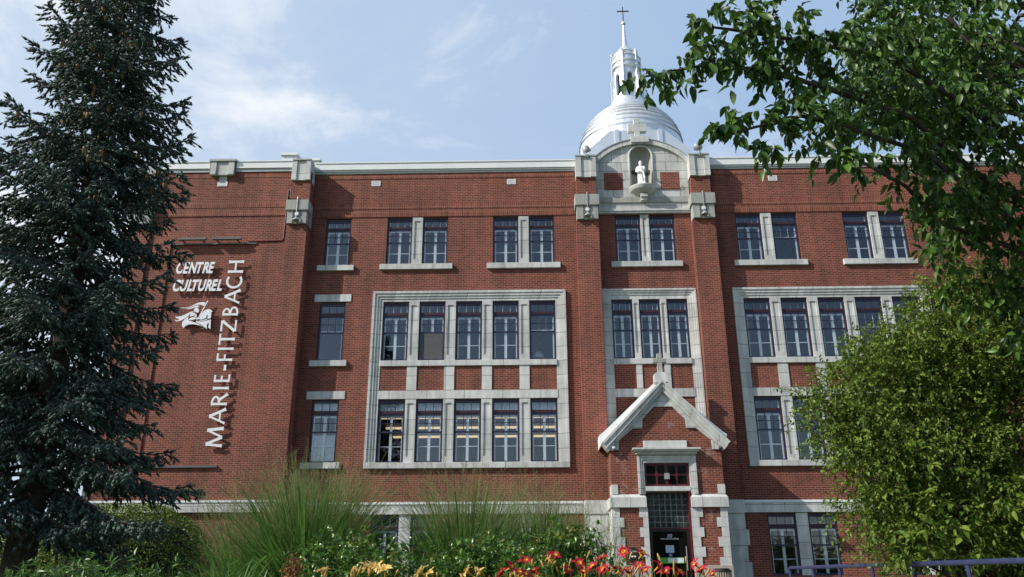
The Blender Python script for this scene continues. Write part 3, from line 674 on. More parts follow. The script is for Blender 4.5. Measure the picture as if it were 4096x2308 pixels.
# dark red eight-light transom window
tw = MB(); y0, y1 = PF+.12, PF+.18
tw.box(3.93, 5.51, y0, y1, 5.475, 5.56).box(3.93, 5.51, y0, y1, 6.20, 6.30).box(3.93, 4.02, y0, y1, 5.56, 6.20).box(5.42, 5.51, y0, y1, 5.56, 6.20)
for x, h in ((4.37, .03), (4.72, .05), (5.07, .03)): tw.box(x-h, x+h, y0, y1, 5.56, 6.20)
for a, b_ in ((4.02, 4.34), (4.40, 4.67), (4.77, 5.04), (5.10, 5.42)): tw.box(a, b_, y0+.01, y1-.01, 5.85, 5.91)
for x in (4.37, 5.07): tw.tube([(x, y0-.02, 5.88), (x, y0+.02, 5.88)], .07, 12)
t_o = tw.build('transom_window', m_red, porch); MB().box(4.0, 5.44, y1-.03, y1-.02, 5.5, 6.25).build('pane', m_dglass, t_o)
box('lamp_box', m_grey, porch, 4.64, 4.80, PF-.0, y0-.002, 5.72, 5.92)
# imposts
for x0, x1 in ((2.69, 3.94), (5.47, 6.74)):
    m = MB().box(x0, x1, PF-.11, PF+.42, 4.757, 5.09); k = len(m.v); a, b_ = (x0, x1)
    m.v += [(a, PF-.11, 5.09), (b_, PF-.11, 5.09), (b_, PF+.42, 5.09), (a, PF+.42, 5.09), (a+.08, PF-.0, 5.20), (b_-.08, PF-.0, 5.20), (b_-.08, PF+.42, 5.20), (a+.08, PF+.42, 5.20)]
    m.f += [(k,k+1,k+5,k+4),(k+1,k+2,k+6,k+5),(k+2,k+3,k+7,k+6),(k+3,k,k+4,k+7),(k+4,k+5,k+6,k+7)]
    if x0 < 4: m.box(x0, x0+.25, PF+.421, PY-.1, 4.757, 5.12)
    else: m.box(x1-.25, x1, PF+.421, PY-.1, 4.757, 5.12)
    m.build('impost', stone_mat('impost_stone', ST, .62, 9, 0, .008), porch)
qs = [MB() for _ in range(4)]
for k in range(6):
    z = 4.75-.325*(k+1); L1 = .26 if k % 2 == 0 else .40; L2 = .30 if k % 2 == 0 else .17; zz0, zz1 = z+.004, z+.321
    qs[0].box(2.75, 2.75+L1, PF-.03, PF+.3, zz0, zz1); qs[1].box(3.975-L2, 3.975, PF-.03, PF+.3, zz0, zz1)
    qs[2].box(6.69-L1+.02, 6.69, PF-.03, PF+.3, zz0, zz1); qs[3].box(5.445, 5.445+L2+.1, PF-.03, PF+.3, zz0, zz1)
    qs[0].box(2.752, 2.9, PF+.301, PY-.08, zz0, zz1)
for q in qs: q.build('quoin_stack', m_stone, porch)
MB().box(2.76, 2.99, PF-.03, PF+.2, 5.205, 5.53).box(2.762, 2.9, PF+.201, PF+.6, 5.205, 5.53).build('quoin', m_stone, porch)
MB().box(6.43, 6.68, PF-.03, PF+.2, 5.205, 5.53).build('quoin', m_stone, porch)
for x0, x1 in ((2.70, 4.0), (5.42, 6.72)): bevel(MB().box(x0, x1, PF-.10, PY-.05, 1.6, 2.80).box(x0, x1, PF-.07, PY-.05, 2.80, 2.86).build('plinth', stone_mat('plinth_stone', (.42, .36, .32), var=.8), porch))
# door, glass block panel
DY = -1.22
bk = MB(); nbx, nbz = 7, 6; bx0, bx1, bz0, bz1 = 4.06, 5.42, 4.11, 5.27
for i in range(nbx):
    for j in range(nbz):
        a = bx0+(bx1-bx0)*i/nbx; c_ = bz0+(bz1-bz0)*j/nbz; bk.box(a+.011, a+(bx1-bx0)/nbx-.011, DY-.03, DY+.04, c_+.011, c_+(bz1-bz0)/nbz-.011)
gb = bk.build('glass_block_panel', m_gblock, porch); bevel(gb, .018); box('grout', m_grout, gb, bx0, bx1, DY-.012, DY+.03, bz0, bz1)
df = MB().box(3.97, 4.06, DY-.06, DY+.06, 1.7, 5.31).box(5.42, 5.48, DY-.45, DY+.06, 1.7, 5.31).box(4.06, 5.42, DY-.06, DY+.06, 5.27, 5.31).box(4.06, 5.42, DY-.05, DY+.05, 4.06, 4.11)
df.build('door_frame', m_red, porch)
door = MB().box(4.06, 5.42, DY-.01, DY+.03, 1.7, 4.06).build('door', m_dglass, porch)
MB().box(4.07, 4.15, DY-.03, DY-.011, 1.7, 4.05).box(5.33, 5.41, DY-.03, DY-.011, 1.7, 4.05).box(4.15, 5.33, DY-.03, DY-.011, 3.99, 4.05).build('door_rail', m_black, door)
MB().tube([(5.27, DY-.06, 2.7), (5.27, DY-.06, 3.5)], .018, 8).build('door_handle', m_grey, door)
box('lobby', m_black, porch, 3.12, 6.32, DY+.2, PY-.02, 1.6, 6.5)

# ------------------------------------------------------------------ lettering
def text_mesh(body, extr, offset=0, shear=0):
    cu = bpy.data.curves.new('text', 'FONT'); cu.body = body; cu.extrude = extr; cu.offset = offset; cu.shear = shear; cu.resolution_u = 4
    o = bpy.data.objects.new('text', cu); COL.objects.link(o); bpy.context.view_layer.update()
    me = bpy.data.meshes.new_from_object(o.evaluated_get(bpy.context.evaluated_depsgraph_get()))
    bpy.data.objects.remove(o); bpy.data.curves.remove(cu)
    v = np.array([x.co[:] for x in me.vertices]); return me, v
def put_word(word, x0, x1, z0, z1, y, mat, parent, thick=.03, offset=.035, shear=.25, gap=.10, per_letter=True, name='letter'):
    items = [text_mesh(ch, .5, offset, shear) if ch != ' ' else None for ch in (word if per_letter else [word])]
    widths = [(it[1][:, 0].max()-it[1][:, 0].min()) if it else .3 for it in items]
    sh = .0 if not per_letter else .16
    tot = sum(widths)+gap*(len(items)-1)-sh*(len(items)-1); sx_ = (x1-x0)/tot; cur = 0
    zmin = min(it[1][:, 1].min() for it in items if it); zmax = max(it[1][:, 1].max() for it in items if it); sz = (z1-z0)/(zmax-zmin)
    res = []
    for it, wd in zip(items, widths):
        if it:
            me, v = it; nv = np.empty_like(v)
            nv[:, 0] = x0+(cur+v[:, 0]-v[:, 0].min())*sx_; nv[:, 2] = z0+(v[:, 1]-zmin)*sz; nv[:, 1] = y-v[:, 2]*thick
            nv -= WL[parent.name]
            me.vertices.foreach_set('co', nv.astype(np.float32).ravel()); me.materials.clear(); me.update()
            res.append(link_mesh(name, me, mat, parent, WL[parent.name]))
        cur += wd+gap-sh
    return res
SY = -.62
sign = thing('wall_sign', (-12.6, -.5, 7.0), 'silver raised letters reading CENTRE CULTUREL MARIE-FITZBACH on the left brick wing', 'sign')
put_word('CENTRE', -14.05, -12.52, 14.01, 14.51, SY, m_letter, sign)
put_word('CULTUREL', -14.08, -12.12, 13.26, 13.76, SY, m_letter, sign)
# flared capitals, baseline to the right, reading upwards: stroke outlines in a unit cell (u along the word, v up the letter)
def seg(a, b, w0=.075, w1=None): return ('s', a, b, w0, w1 or w0)
def arcp(cx_, cy_, rx, ry, a0, a1, wd=.13, n=14): return ('a', [(cx_+rx*math.cos(R(a0+(a1-a0)*i/n)), cy_+ry*math.sin(R(a0+(a1-a0)*i/n))) for i in range(n+1)], wd)
GL = {
 'M': (1.25, [seg((.10, 0), (.20, 1)), seg((.20, 1), (.62, .05), .085), seg((.62, .05), (1.05, 1), .06), seg((1.05, 1), (1.15, 0), .09)]),
 'A': (.95, [seg((.05, 0), (.48, 1), .06), seg((.48, 1), (.92, 0), .085), seg((.22, .34), (.75, .34), .05)]),
 'R': (.85, [seg((.14, 0), (.14, 1), .08), arcp(.16, .73, .46, .23, 90, -90), seg((.14, .95), (.18, .95), .05), seg((.42, .5), (.80, 0), .085)]),
 'I': (.26, [seg((.13, 0), (.13, 1), .085)]),
 'E': (.66, [seg((.14, 0), (.14, 1), .08), seg((.14, .955), (.58, .955), .055), seg((.14, .52), (.52, .52), .055), seg((.14, .045), (.62, .045), .055)]),
 'F': (.62, [seg((.14, 0), (.14, 1), .08), seg((.14, .955), (.60, .955), .055), seg((.14, .50), (.52, .50), .055)]),
 'T': (.80, [seg((.40, 0), (.40, 1), .085), seg((.02, .955), (.78, .955), .055)]),
 'Z': (.84, [seg((.06, .955), (.78, .955), .055), seg((.76, .93), (.06, .07), .085), seg((.04, .045), (.80, .045), .055)]),
 'B': (.78, [seg((.14, 0), (.14, 1), .08), arcp(.16, .75, .40, .22, 90, -90, .12), arcp(.16, .27, .50, .24, 90, -90, .13)]),
 'C': (.92, [arcp(.52, .5, .44, .47, 52, 308, .14, 22)]),
 'H': (.95, [seg((.13, 0), (.13, 1), .08), seg((.82, 0), (.82, 1), .08), seg((.13, .52), (.82, .52), .055)]),
 '-': (.42, [seg((.04, .40), (.38, .40), .075)])}
def letter(ch, za, zb):
    wd, strokes = GL[ch]; m = MB(); XBl = lambda z: -11.40+(z-7.1)*.0062
    xb = XBl((za+zb)/2); capw = .60
    def P(u, v): return (xb-v*capw, za+(zb-za)*u/wd)
    sc = capw
    for i, s in enumerate(strokes):
        y0 = SY-.03-.0012*i
        if s[0] == 's':
            (ax, ay), (bx, by), w0, w1 = s[1], s[2], s[3], s[4]
            d = Vector((bx-ax, by-ay)).normalized(); nr = Vector((-d.y, d.x)); ln_ = math.hypot(bx-ax, by-ay)
            outl = []
            for t, f in ((0, 1.35), (.10, 1.05), (.5, .92), (.9, 1.05), (1, 1.35)): outl.append((ax+d.x*ln_*t+nr.x*w0*f, ay+d.y*ln_*t+nr.y*w0*f))
            for t, f in ((1, 1.35), (.9, 1.05), (.5, .92), (.10, 1.05), (0, 1.35)): outl.append((ax+d.x*ln_*t-nr.x*w0*f, ay+d.y*ln_*t-nr.y*w0*f))
        else:
            pts, wd_ = s[1], s[2]; n_ = len(pts); L_, R_ = [], []
            for k in range(n_):
                a, b_ = pts[max(k-1, 0)], pts[min(k+1, n_-1)]; d = Vector((b_[0]-a[0], b_[1]-a[1])).normalized(); q_ = wd_/2*(1.25 if (ch == 'C' and k in (0, n_-1)) else 1)*(.72 if ch != 'C' and k in (0, n_-1) else 1)
                L_.append((pts[k][0]-d.y*q_, pts[k][1]+d.x*q_)); R_.append((pts[k][0]+d.y*q_, pts[k][1]-d.x*q_))
            outl = L_+R_[::-1]
        m.prism([P(u, v) for u, v in outl], y0, SY+.005)
    return m.build('letter', m_letter, sign)
for ch, za, zb in (('H', 13.99, 14.57), ('C', 13.35, 13.92), ('A', 12.72, 13.30), ('B', 12.20, 12.63), ('Z', 11.56, 12.06), ('T', 11.04, 11.50), ('I', 10.82, 10.95), ('F', 10.37, 10.71), ('-', 10.0, 10.27), ('E', 9.55, 9.89), ('I', 9.27, 9.41), ('R', 8.65, 9.14), ('A', 7.97, 8.55), ('M', 7.10, 7.87)): letter(ch, za, zb)
# emblem: knight with lance on a horse, cut from flat plates
emb = thing('wall_emblem', (-13.2, -.5, 12.2), 'silver cut out rider with lance and streaming banner on horse, on wall under CULTUREL', 'emblem')
EP = {
 'banner': [[(395,395),(500,430),(640,430),(780,400),(900,350),(1000,310),(1100,290),(1200,300),(1320,345),(1385,225),(1300,205),(1180,205),(1060,235),(950,290),(850,345),(720,395),(580,410),(450,400)], [(640,455),(760,432),(880,385),(1000,338),(1090,322),(1130,345),(1105,395),(1060,410),(960,400),(880,430),(780,460),(700,468)]],
 'helmet': [[(940,540),(930,480),(965,440),(1030,420),(1090,435),(1120,480),(1130,520),(1100,590),(1070,610),(1030,590),(980,560)]],
 'cape': [[(210,750),(320,755),(450,730),(580,685),(700,625),(800,575),(880,560),(960,570),(900,592),(800,650),(740,690),(640,780),(540,850),(420,905),(280,935),(220,900),(180,850),(260,888),(360,885),(350,840),(250,800)]],
 'rider': [[(790,690),(830,645),(900,610),(960,612),(985,650),(950,710),(800,750),(780,735)], [(1000,640),(1035,680),(1035,770),(980,770),(930,748),(975,712)], [(730,880),(760,830),(850,785),(920,772),(1000,800),(1000,832),(930,870),(830,888)], [(1015,800),(1150,780),(1120,858),(1015,868)]],
 'lance': [[(1400,225),(1450,150),(1490,130),(1470,180),(1430,250),(1150,768),(1112,768)], [(1000,960),(1040,900),(1070,910),(1040,950)]],
 'horse': [[(1130,850),(1180,720),(1260,600),(1340,530),(1430,480),(1520,472),(1600,510),(1655,572),(1600,580),(1595,700),(1572,815),(1480,850),(1455,790),(1470,720),(1430,690),(1405,800),(1300,850),(1200,875)], [(1130,905),(1250,898),(1380,870),(1448,832),(1462,858),(1380,897),(1260,922),(1150,922)], [(1010,970),(1100,932),(1220,950),(1380,930),(1578,872),(1560,1250),(1470,1170),(1500,1090),(1500,980),(1450,1020),(1420,1100),(1420,1240),(1330,1160),(1230,1080),(1100,1010)], [(760,712),(700,800),(720,870),(740,905),(900,960),(1050,1010),(1200,1100),(1310,1165),(1150,1100),(1000,1060),(850,1045),(700,1065),(600,1110),(540,1190),(490,1130),(470,1040),(490,960),(560,880),(650,800)]]}
for nm_, polys in EP.items():
    m = MB()
    for pl in polys: m.prism([(-14.14+u*.001025+v*.00014, 13.01-.00107*v) for u, v in pl], SY-.03, SY)
    m.build(nm_, m_letter, emb)
# wall-washer lamp strips and ledges around the sign recess
for x0, x1 in ((-14.1, -12.95), (-12.72, -11.55)):
    o = thing('wall_washer_light', ((x0+x1)/2, -.55, 15.4), 'grey bar light over the sign, %s' % ('farther from the pilaster' if x0 < -13 else 'nearer the brick pilaster'), 'lamp', 'bar lights above the wall sign')
    MB().box(x0, x1, -.80, -.68, 15.42, 15.50).build('lamp_housing', m_dgrey, o); MB().box(x0+.15, x0+.19, -.68, -.55, 15.40, 15.44).box(x1-.19, x1-.15, -.68, -.55, 15.40, 15.44).build('bracket', m_dgrey, o)
box('recess_ledge', m_dgrey, wing, -14.5, -10.95, -.60, -.50, 15.285, 15.33); box('recess_ledge', m_dgrey, wing, -14.4, -11.5, -.64, -.50, 6.38, 6.449)
# door lettering
put_word('250', 4.64, 4.82, 3.79, 3.90, DY-.016, m_letter, door, .002, .01, .25, per_letter=False, name='lettering')
put_word('Centre culturel Marie-Fitzbach', 4.41, 5.03, 3.72, 3.78, DY-.016, m_letter, door, .002, .01, .2, per_letter=False, name='lettering')
# ------------------------------------------------------------------ things fixed to the building
n1_ = thing('notice', (4.71, DY-.03, 3.29), 'pale blue paper notice taped to the dark entrance door', 'notice'); MB().box(4.57, 4.85, DY-.036, DY-.031, 3.29, 3.53).build('sheet', m_paper, n1_); MB().box(4.60, 4.82, DY-.0375, DY-.0362, 3.33, 3.50).build('print', plain('faded_print', (.36, .50, .68), .7), n1_)
n2_ = thing('access_sign', (4.71, DY-.03, 3.17), 'small blue wheelchair access sign on the dark entrance door', 'sign'); MB().box(4.65, 4.79, DY-.036, DY-.031, 3.16, 3.28).build('plate', m_blue, n2_)
MB().tube([(4.705, DY-.04, 3.255), (4.71, DY-.04, 3.215), (4.74, DY-.04, 3.212), (4.755, DY-.04, 3.18)], .006, 6).tube([(4.715+.028*math.cos(R(a)), DY-.04, 3.198+.028*math.sin(R(a))) for a in range(110, 340, 20)], .005, 6).tube([(4.700, DY-.04, 3.262), (4.712, DY-.04, 3.262)], .009, 6).build('wheelchair_symbol', m_letter, n2_)
n3_ = thing('banner_sign', (4.73, DY-.05, 2.94), 'green and white strip banner low on the entrance door', 'sign')
MB().box(4.30, 4.62, DY-.05, DY-.04, 2.94, 3.13).box(4.62, 5.16, DY-.05, DY-.04, 2.94, 2.965).box(4.62, 5.16, DY-.05, DY-.04, 3.12, 3.13).build('green_field', m_green, n3_); MB().box(4.62, 5.16, DY-.049, DY-.04, 2.965, 3.12).build('white_field', plain('pale_panel', (.60, .70, .72), .6), n3_)
ic = thing('mail_box', (3.38, PF-.05, 3.0), 'small black mail box on the porch brick left of the door', 'mail box')
MB().prism([(3.22, 3.05), (3.54, 3.05), (3.54, 3.30), (3.48, 3.44), (3.28, 3.44), (3.22, 3.30)], PF-.14, PF-.002).build('case', m_black, ic); MB().box(3.26, 3.50, PF-.15, PF-.141, 3.28, 3.33).build('flap', m_grey, ic); MB().box(3.29, 3.47, PF-.155, PF-.141, 3.12, 3.17).build('label_plate', m_letter, ic)
# statue
stt = thing('statue', (4.68, -.27, 17.76), 'white stone statue of a robed bearded man on a block in the gable niche', 'statue')
MB().prism([(4.45, 17.765), (4.82, 17.765), (4.82, 17.84), (4.76, 17.92), (4.51, 17.92)], -.42, -.10).build('plinth', m_statue, stt)
def ell(cx_, cy_, z, rx, ry, wob=0, n=18, ph=0): return [(cx_+rx*math.cos(2*math.pi*k/n)*(1+wob*math.cos(5*2*math.pi*k/n+ph)), cy_+ry*math.sin(2*math.pi*k/n)*(1+wob*math.cos(5*2*math.pi*k/n+ph)), z) for k in range(n)]
sb = MB().loft([ell(4.69, -.26, 17.90, .17, .12, .10), ell(4.69, -.26, 18.0, .155, .115, .13, ph=.6), ell(4.685, -.26, 18.18, .15, .11, .12, ph=1.1), ell(4.68, -.26, 18.36, .135, .105, .09, ph=1.7), ell(4.675, -.26, 18.50, .145, .105, .06, ph=2), ell(4.675, -.26, 18.62, .165, .105, .04), ell(4.675, -.26, 18.70, .150, .09, .02), ell(4.675, -.265, 18.735, .07, .06), ell(4.675, -.27, 18.765, .05, .05), ell(4.675, -.28, 18.79, .062, .07), ell(4.675, -.285, 18.85, .072, .082), ell(4.675, -.28, 18.92, .068, .078), ell(4.675, -.275, 18.965, .04, .045), ell(4.675, -.275, 18.975, .01, .01)])
sb.tube([(4.53, -.27, 18.64), (4.50, -.30, 18.48), (4.55, -.38, 18.40), (4.64, -.40, 18.43)], [.055, .052, .045, .03], 8); sb.tube([(4.82, -.27, 18.64), (4.86, -.31, 18.52), (4.83, -.38, 18.56), (4.78, -.40, 18.66)], [.055, .05, .045, .03], 8)
sb.tube([(4.55, -.36, 18.66), (4.66, -.385, 18.52), (4.77, -.385, 18.40), (4.81, -.375, 18.15), (4.80, -.36, 17.97)], [.035, .04, .045, .035, .02], 8)
sbo = sb.build('robed_figure', m_statue, stt, smooth=True)
MB().loft([ell(4.675, -.345, 18.76, .02, .02), ell(4.675, -.35, 18.80, .04, .03), ell(4.675, -.35, 18.84, .045, .025)]).build('beard', m_statue, sbo); MB().tube([(4.675, -.36, 18.885), (4.675, -.378, 18.86)], [.01, .016], 6).build('nose', m_statue, sbo)
MB().tube([(4.78, -.42, 17.93), (4.79, -.44, 17.86)], [.05, .035], 8).build('foot', m_statue, sbo)
# bell lamps on pier blocks
for i, (x, y, z, lab) in enumerate(((2.38, -.62, 16.34, 'silver bell lamp on the corbel block left of the gable niche'), (7.06, -.62, 16.34, 'silver bell lamp on the corbel block right of the gable niche'), (-9.38, -.77, 16.23, 'silver bell lamp on the left wing pilaster block'))):
    o = thing('bell_lamp', (x, y, z), lab, 'lamp', 'bell lamps on the stone corbel blocks')
    MB().lathe([(.015, .13), (.05, .11), (.075, .05), (.13, .0), (.145, -.04), (.135, -.045), (.06, .03)], (x, y-.09, z-.02), 18).build('shade', m_grey, o, smooth=True)
    MB().tube([(x, y-.09, z+.1), (x, y-.09, z+.2), (x, y+.0, z+.24)], .014, 6).build('arm', m_grey, o)
    MB().tube([(x, y-.03, z+.27), (x, y+.03, z+.27)], .085, 14).build('junction_disc', m_letter, o)
    MB().tube([(x, y-.075, z+.32), (x, y-.085, z+.9), (x, y-.08, z+1.0), (x, y+.15, z+1.04)], .018, 6).build('conduit', m_grey, o)
# spotlights on pier caps
for x, s, lab in ((2.42, -1, 'round grey spotlight on the pier cap left of the dome'), (7.1, 1, 'round grey spotlight on the pier cap right of the dome')):
    o = thing('spotlight', (x, -.4, 19.13), lab, 'lamp', 'round spotlights on the pier caps')
    MB().tube([(x, -.64, 19.0), (x-.03, -.66, 19.12), (x, -.55, 19.3)], .025, 6).tube([(x+.06, -.64, 19.0), (x+.07, -.62, 19.12), (x, -.55, 19.3)], .02, 6).build('bracket', m_grey, o)
    a = Vector((-.55 if s > 0 else .35, .35, -.75 if s < 0 else .5)).normalized(); c0 = Vector((x, -.52, 19.44))
    MB().tube([c0-a*.14, c0-a*.10, c0+a*.03, c0+a*.12, c0+a*.15], [.06, .13, .165, .18, .17], 16).build('lamp_housing', m_grey, o, smooth=True)
    MB().tube([c0+a*.151, c0+a*.156], [.145, .14], 16).build('lens', m_dgrey, o)
# conduits
o = tag(MB().tube([(-9.88, -.575, 17.7), (-9.885, -.575, 16.5), (-9.90, -.575, 15.5), (-9.98, -.575, 15.42), (-11.3, -.575, 15.39)], .022, 6).build('conduit', m_conduit), 'maroon conduit bending down the left wing beside the pilaster', 'conduit')
tag(MB().tube([(-9.78, -.575, 17.75), (-9.78, -.59, 17.38), (-9.70, -.66, 17.25), (-9.38, -.70, 17.24)], .018, 6).build('conduit', m_conduit), 'short maroon conduit looping into the left pilaster block', 'conduit')
# porch cameras
for x, lab, m_ in ((2.86, 'white security camera under the left porch eave', m_white), (6.62, 'dark security camera under the right porch eave', m_dgrey)):
    o = thing('security_camera', (x, PF-.1, 6.72), lab, 'camera', 'cameras under the porch eaves'); d = 1 if x < 4 else -1
    MB().tube([(x-.02*d, PF-.02, 6.74), (x+.03*d, PF-.2, 6.80)], [.06, .05], 10).build('housing', m_, o); MB().tube([(x, PF+.0, 6.70), (x, PF-.08, 6.74)], .02, 6).build('bracket', m_dgrey, o)
tag(MB().lathe([(.0, 0), (.30, 0), (.30, .03), (.28, .03), (.28, .05), (0, .05)], (-9, -9, -9), 3).build('spare', m_black), 'x', 'x')
bpy.data.objects.remove(bpy.data.objects['spare'])
# desk lamp in the open window
o = thing('desk_lamp', (XL+4*S_+.34, .36, Z2a+.05), 'grey dome shaded lamp behind the fifth second floor window', 'lamp')
MB().lathe([(.22, .12), (.215, .22), (.17, .32), (.09, .38), (0, .39)], (XL+4*S_+.34, .38, Z2a+.02), 18).build('shade', m_grey, o, smooth=True); MB().lathe([(.14, 0), (.14, .02), (.02, .03), (.02, .3)], (XL+4*S_+.34, .38, Z2a+.0), 14).build('stand', m_white, o)
# waste bin
bx, by = 6.12, -2.7
o = thing('litter_bin', (bx, by, gz(by)), 'round slatted litter bin with dark lid at the porch corner', 'bin')
m = MB()
for k in range(22):
    a = 2*math.pi*k/22; m.tube([(bx+.27*math.cos(a), by+.27*math.sin(a), gz(by)+.05), (bx+.27*math.cos(a), by+.27*math.sin(a), 2.60)], .026, 4)
m.build('slats', plain('tan_slat', (.42, .36, .27), .7), o); MB().lathe([(.24, 0), (.24, .75)], (bx, by, gz(by)+.03), 20).build('liner', m_black, o); MB().lathe([(.30, 0), (.30, .06), (.16, .07), (.15, .0)], (bx, by, 2.60), 24).build('lid', m_black, o)
# blue railing
o = thing('railing', (5.3, -13.1, gz(-13.1)), 'blue tubular handrail with posts beside the entrance path', 'railing')
def rail_pt(i): t = (i+1)/5.8; return (5.33-.27*t, -13.15-9.3*t, 2.32-.30*t)
MB().tube([(5.335, -13.02, 2.20), (5.33, -13.06, 2.29), rail_pt(-1), rail_pt(2), rail_pt(5.3)], .033, 10).build('top_rail', m_rail, o)
MB().tube([(*rail_pt(-1)[:2], rail_pt(-1)[2]-.42), (*rail_pt(5.3)[:2], rail_pt(5.3)[2]-.42)], .018, 8).build('lower_rail', m_rail, o)
for i in (-1.05, 0, 1, 2, 3, 4, 5): q = rail_pt(i); MB().tube([(q[0], q[1], gz(q[1])-.1), (q[0], q[1], q[2]-.0)], .027, 8).build('post', m_rail, o)
# flagpoles
MB().tube([(-16.27, -.60, 2.0), (-16.27, -.60, 18.4), (-16.2, -.5, 18.55)], .075, 10).build('downpipe', m_white, B, smooth=True)
for x, y, h, lab in ((-16.9, -4.75, 7.4, 'white pole behind the spruce at the left edge of the photo'),):
    o = thing('flagpole', (x, y, gz(y)), lab, 'pole')
    MB().tube([(x, y, gz(y)-.2), (x, y, gz(y)+h)], [.075, .05], 12).build('pole', m_white, o, smooth=True); MB().lathe([(0, 0), (.08, .04), (.09, .1), (.05, .17), (0, .19)], (x, y, gz(y)+h), 12).build('finial', m_white, o, smooth=True); MB().lathe([(.2, 0), (.2, .06), (.1, .1)], (x, y, gz(y)), 16).build('base_plate', m_grey, o)

# ------------------------------------------------------------------ vegetation helpers
def unit(v): return v/np.maximum(np.linalg.norm(v, axis=-1, keepdims=True), 1e-9)
def frames(d, nrm):
    y = unit(d); x = unit(np.cross(y, nrm)); z = np.cross(x, y); return np.stack([x, y, z], -1)
def scatter(name, T, F, P, Rm, S, mat, parent):
    T = np.asarray(T, np.float32); F = np.asarray(F, np.int32); n = len(P)
    V = np.einsum('nij,kj->nki', Rm, T)*np.asarray(S, np.float32).reshape(-1, 1, 1)+P[:, None, :]
    FF = F[None]+(np.arange(n)*len(T))[:, None, None]
    return np_mesh(name, V.reshape(-1, 3), FF.reshape(-1, F.shape[1]), mat, parent)
def leaf_template(wd, fold=.10, droop=.15):
    T = [(0,0,0), (-.36*wd,.2,fold*.7*wd*2), (.36*wd,.2,fold*.7*wd*2), (-.5*wd,.42,fold*wd*2), (.5*wd,.42,fold*wd*2), (-.33*wd,.72,fold*wd-droop*.5), (.33*wd,.72,fold*wd-droop*.5), (0,1,-droop), (0,.2,0), (0,.42,-.01), (0,.72,-droop*.55)]
    F = [(0,8,1),(0,2,8),(1,8,9),(1,9,3),(8,2,4),(8,4,9),(3,9,10),(3,10,5),(9,4,6),(9,6,10),(5,10,7),(10,6,7)]
    return T, F
def strips(name, P, W, mat, parent):
    """P (n,k,3) ribbon centre lines, W (n,k,3) half-width vectors"""
    n, k, _ = P.shape; V = np.stack([P-W, P+W], 2).reshape(-1, 3)
    i = np.arange(n)[:, None]*2*k+np.arange(k-1)[None]*2
    F = np.stack([i, i+1, i+3, i+2], -1).reshape(-1, 4)
    return np_mesh(name, V, F, mat, parent)
def rodmesh(name, A, Bp, ra, rb, mat, parent):
    """three-sided tapering rods from A to Bp"""
    d = unit(Bp-A); h = np.where(np.abs(d[:, 2:3]) > .9, [[1., 0, 0]], [[0, 0, 1.]]); u = unit(np.cross(d, h)); v = np.cross(d, u)
    V = []
    for pnt, r_ in ((A, ra), (Bp, rb)):
        for k in range(3):
            a = 2*math.pi*k/3; V.append(pnt+(u*math.cos(a)+v*math.sin(a))*np.reshape(r_, (-1, 1)))
    V = np.stack(V, 1).reshape(-1, 3); i = np.arange(len(A))[:, None]*6
    F = np.concatenate([np.stack([i[:, 0]+k, i[:, 0]+(k+1) % 3, i[:, 0]+3+(k+1) % 3, i[:, 0]+3+k], -1) for k in range(3)])
    return np_mesh(name, V, F, mat, parent)
def foliage(clumps, density, twig, per, leaf_len, wd, mat, parent, droop=.35, twig_r=.003, bark=None, depth_f=1.1, name='crown', jitter=.25):
    P, D, Nn, A, Bq = [], [], [], [], []
    for cx_, cy_, cz_, rx, rz in clumps:
        ry = (rx+rz)/2*depth_f; nt_ = max(4, int(density*(rx*rz*ry)**(2/3)))
        q = rng.normal(size=(nt_, 3)); q = unit(q)*(rng.random((nt_, 1))**(1/2.4)); st_ = np.array([cx_, cy_, cz_])+q*np.array([rx, ry, rz])
        d = unit(q*.8+rng.normal(size=(nt_, 3))*.55+np.array([0, 0, -.15])); ln_ = twig*(.6+.8*rng.random((nt_, 1)))
        t = np.linspace(.1, 1, per)[None, :, None]
        path = st_[:, None]+d[:, None]*ln_[:, None]*t+np.array([0, 0, -1.])*(t**2)*ln_[:, None]*droop*.6
        side = unit(np.cross(d, rng.normal(size=(nt_, 3))))[:, None]*np.where(np.arange(per) % 2 == 0, 1, -1)[None, :, None]
        ld = unit(d[:, None]*.45+side*.8+rng.normal(size=(nt_, per, 3))*.45+np.array([0, 0, -droop*1.3]))
        P.append(path.reshape(-1, 3)); D.append(ld.reshape(-1, 3)); Nn.append((rng.normal(size=(nt_*per, 3))*.6+np.array([0, 0, 1.])))
        A.append(st_); Bq.append(path[:, -1])
    P = np.concatenate(P); D = np.concatenate(D); Nn = np.concatenate(Nn)
    S = leaf_len*(1-jitter+2*jitter*rng.random(len(P)))
    T, F = leaf_template(wd)
    o = scatter(name, T, F, P, frames(D, Nn), S, mat, parent)
    A = np.concatenate(A); Bq = np.concatenate(Bq)
    if bark: rodmesh('twigs', A, Bq, np.full(len(A), twig_r), np.full(len(A), twig_r*.4), bark, parent)
    return o, len(P)

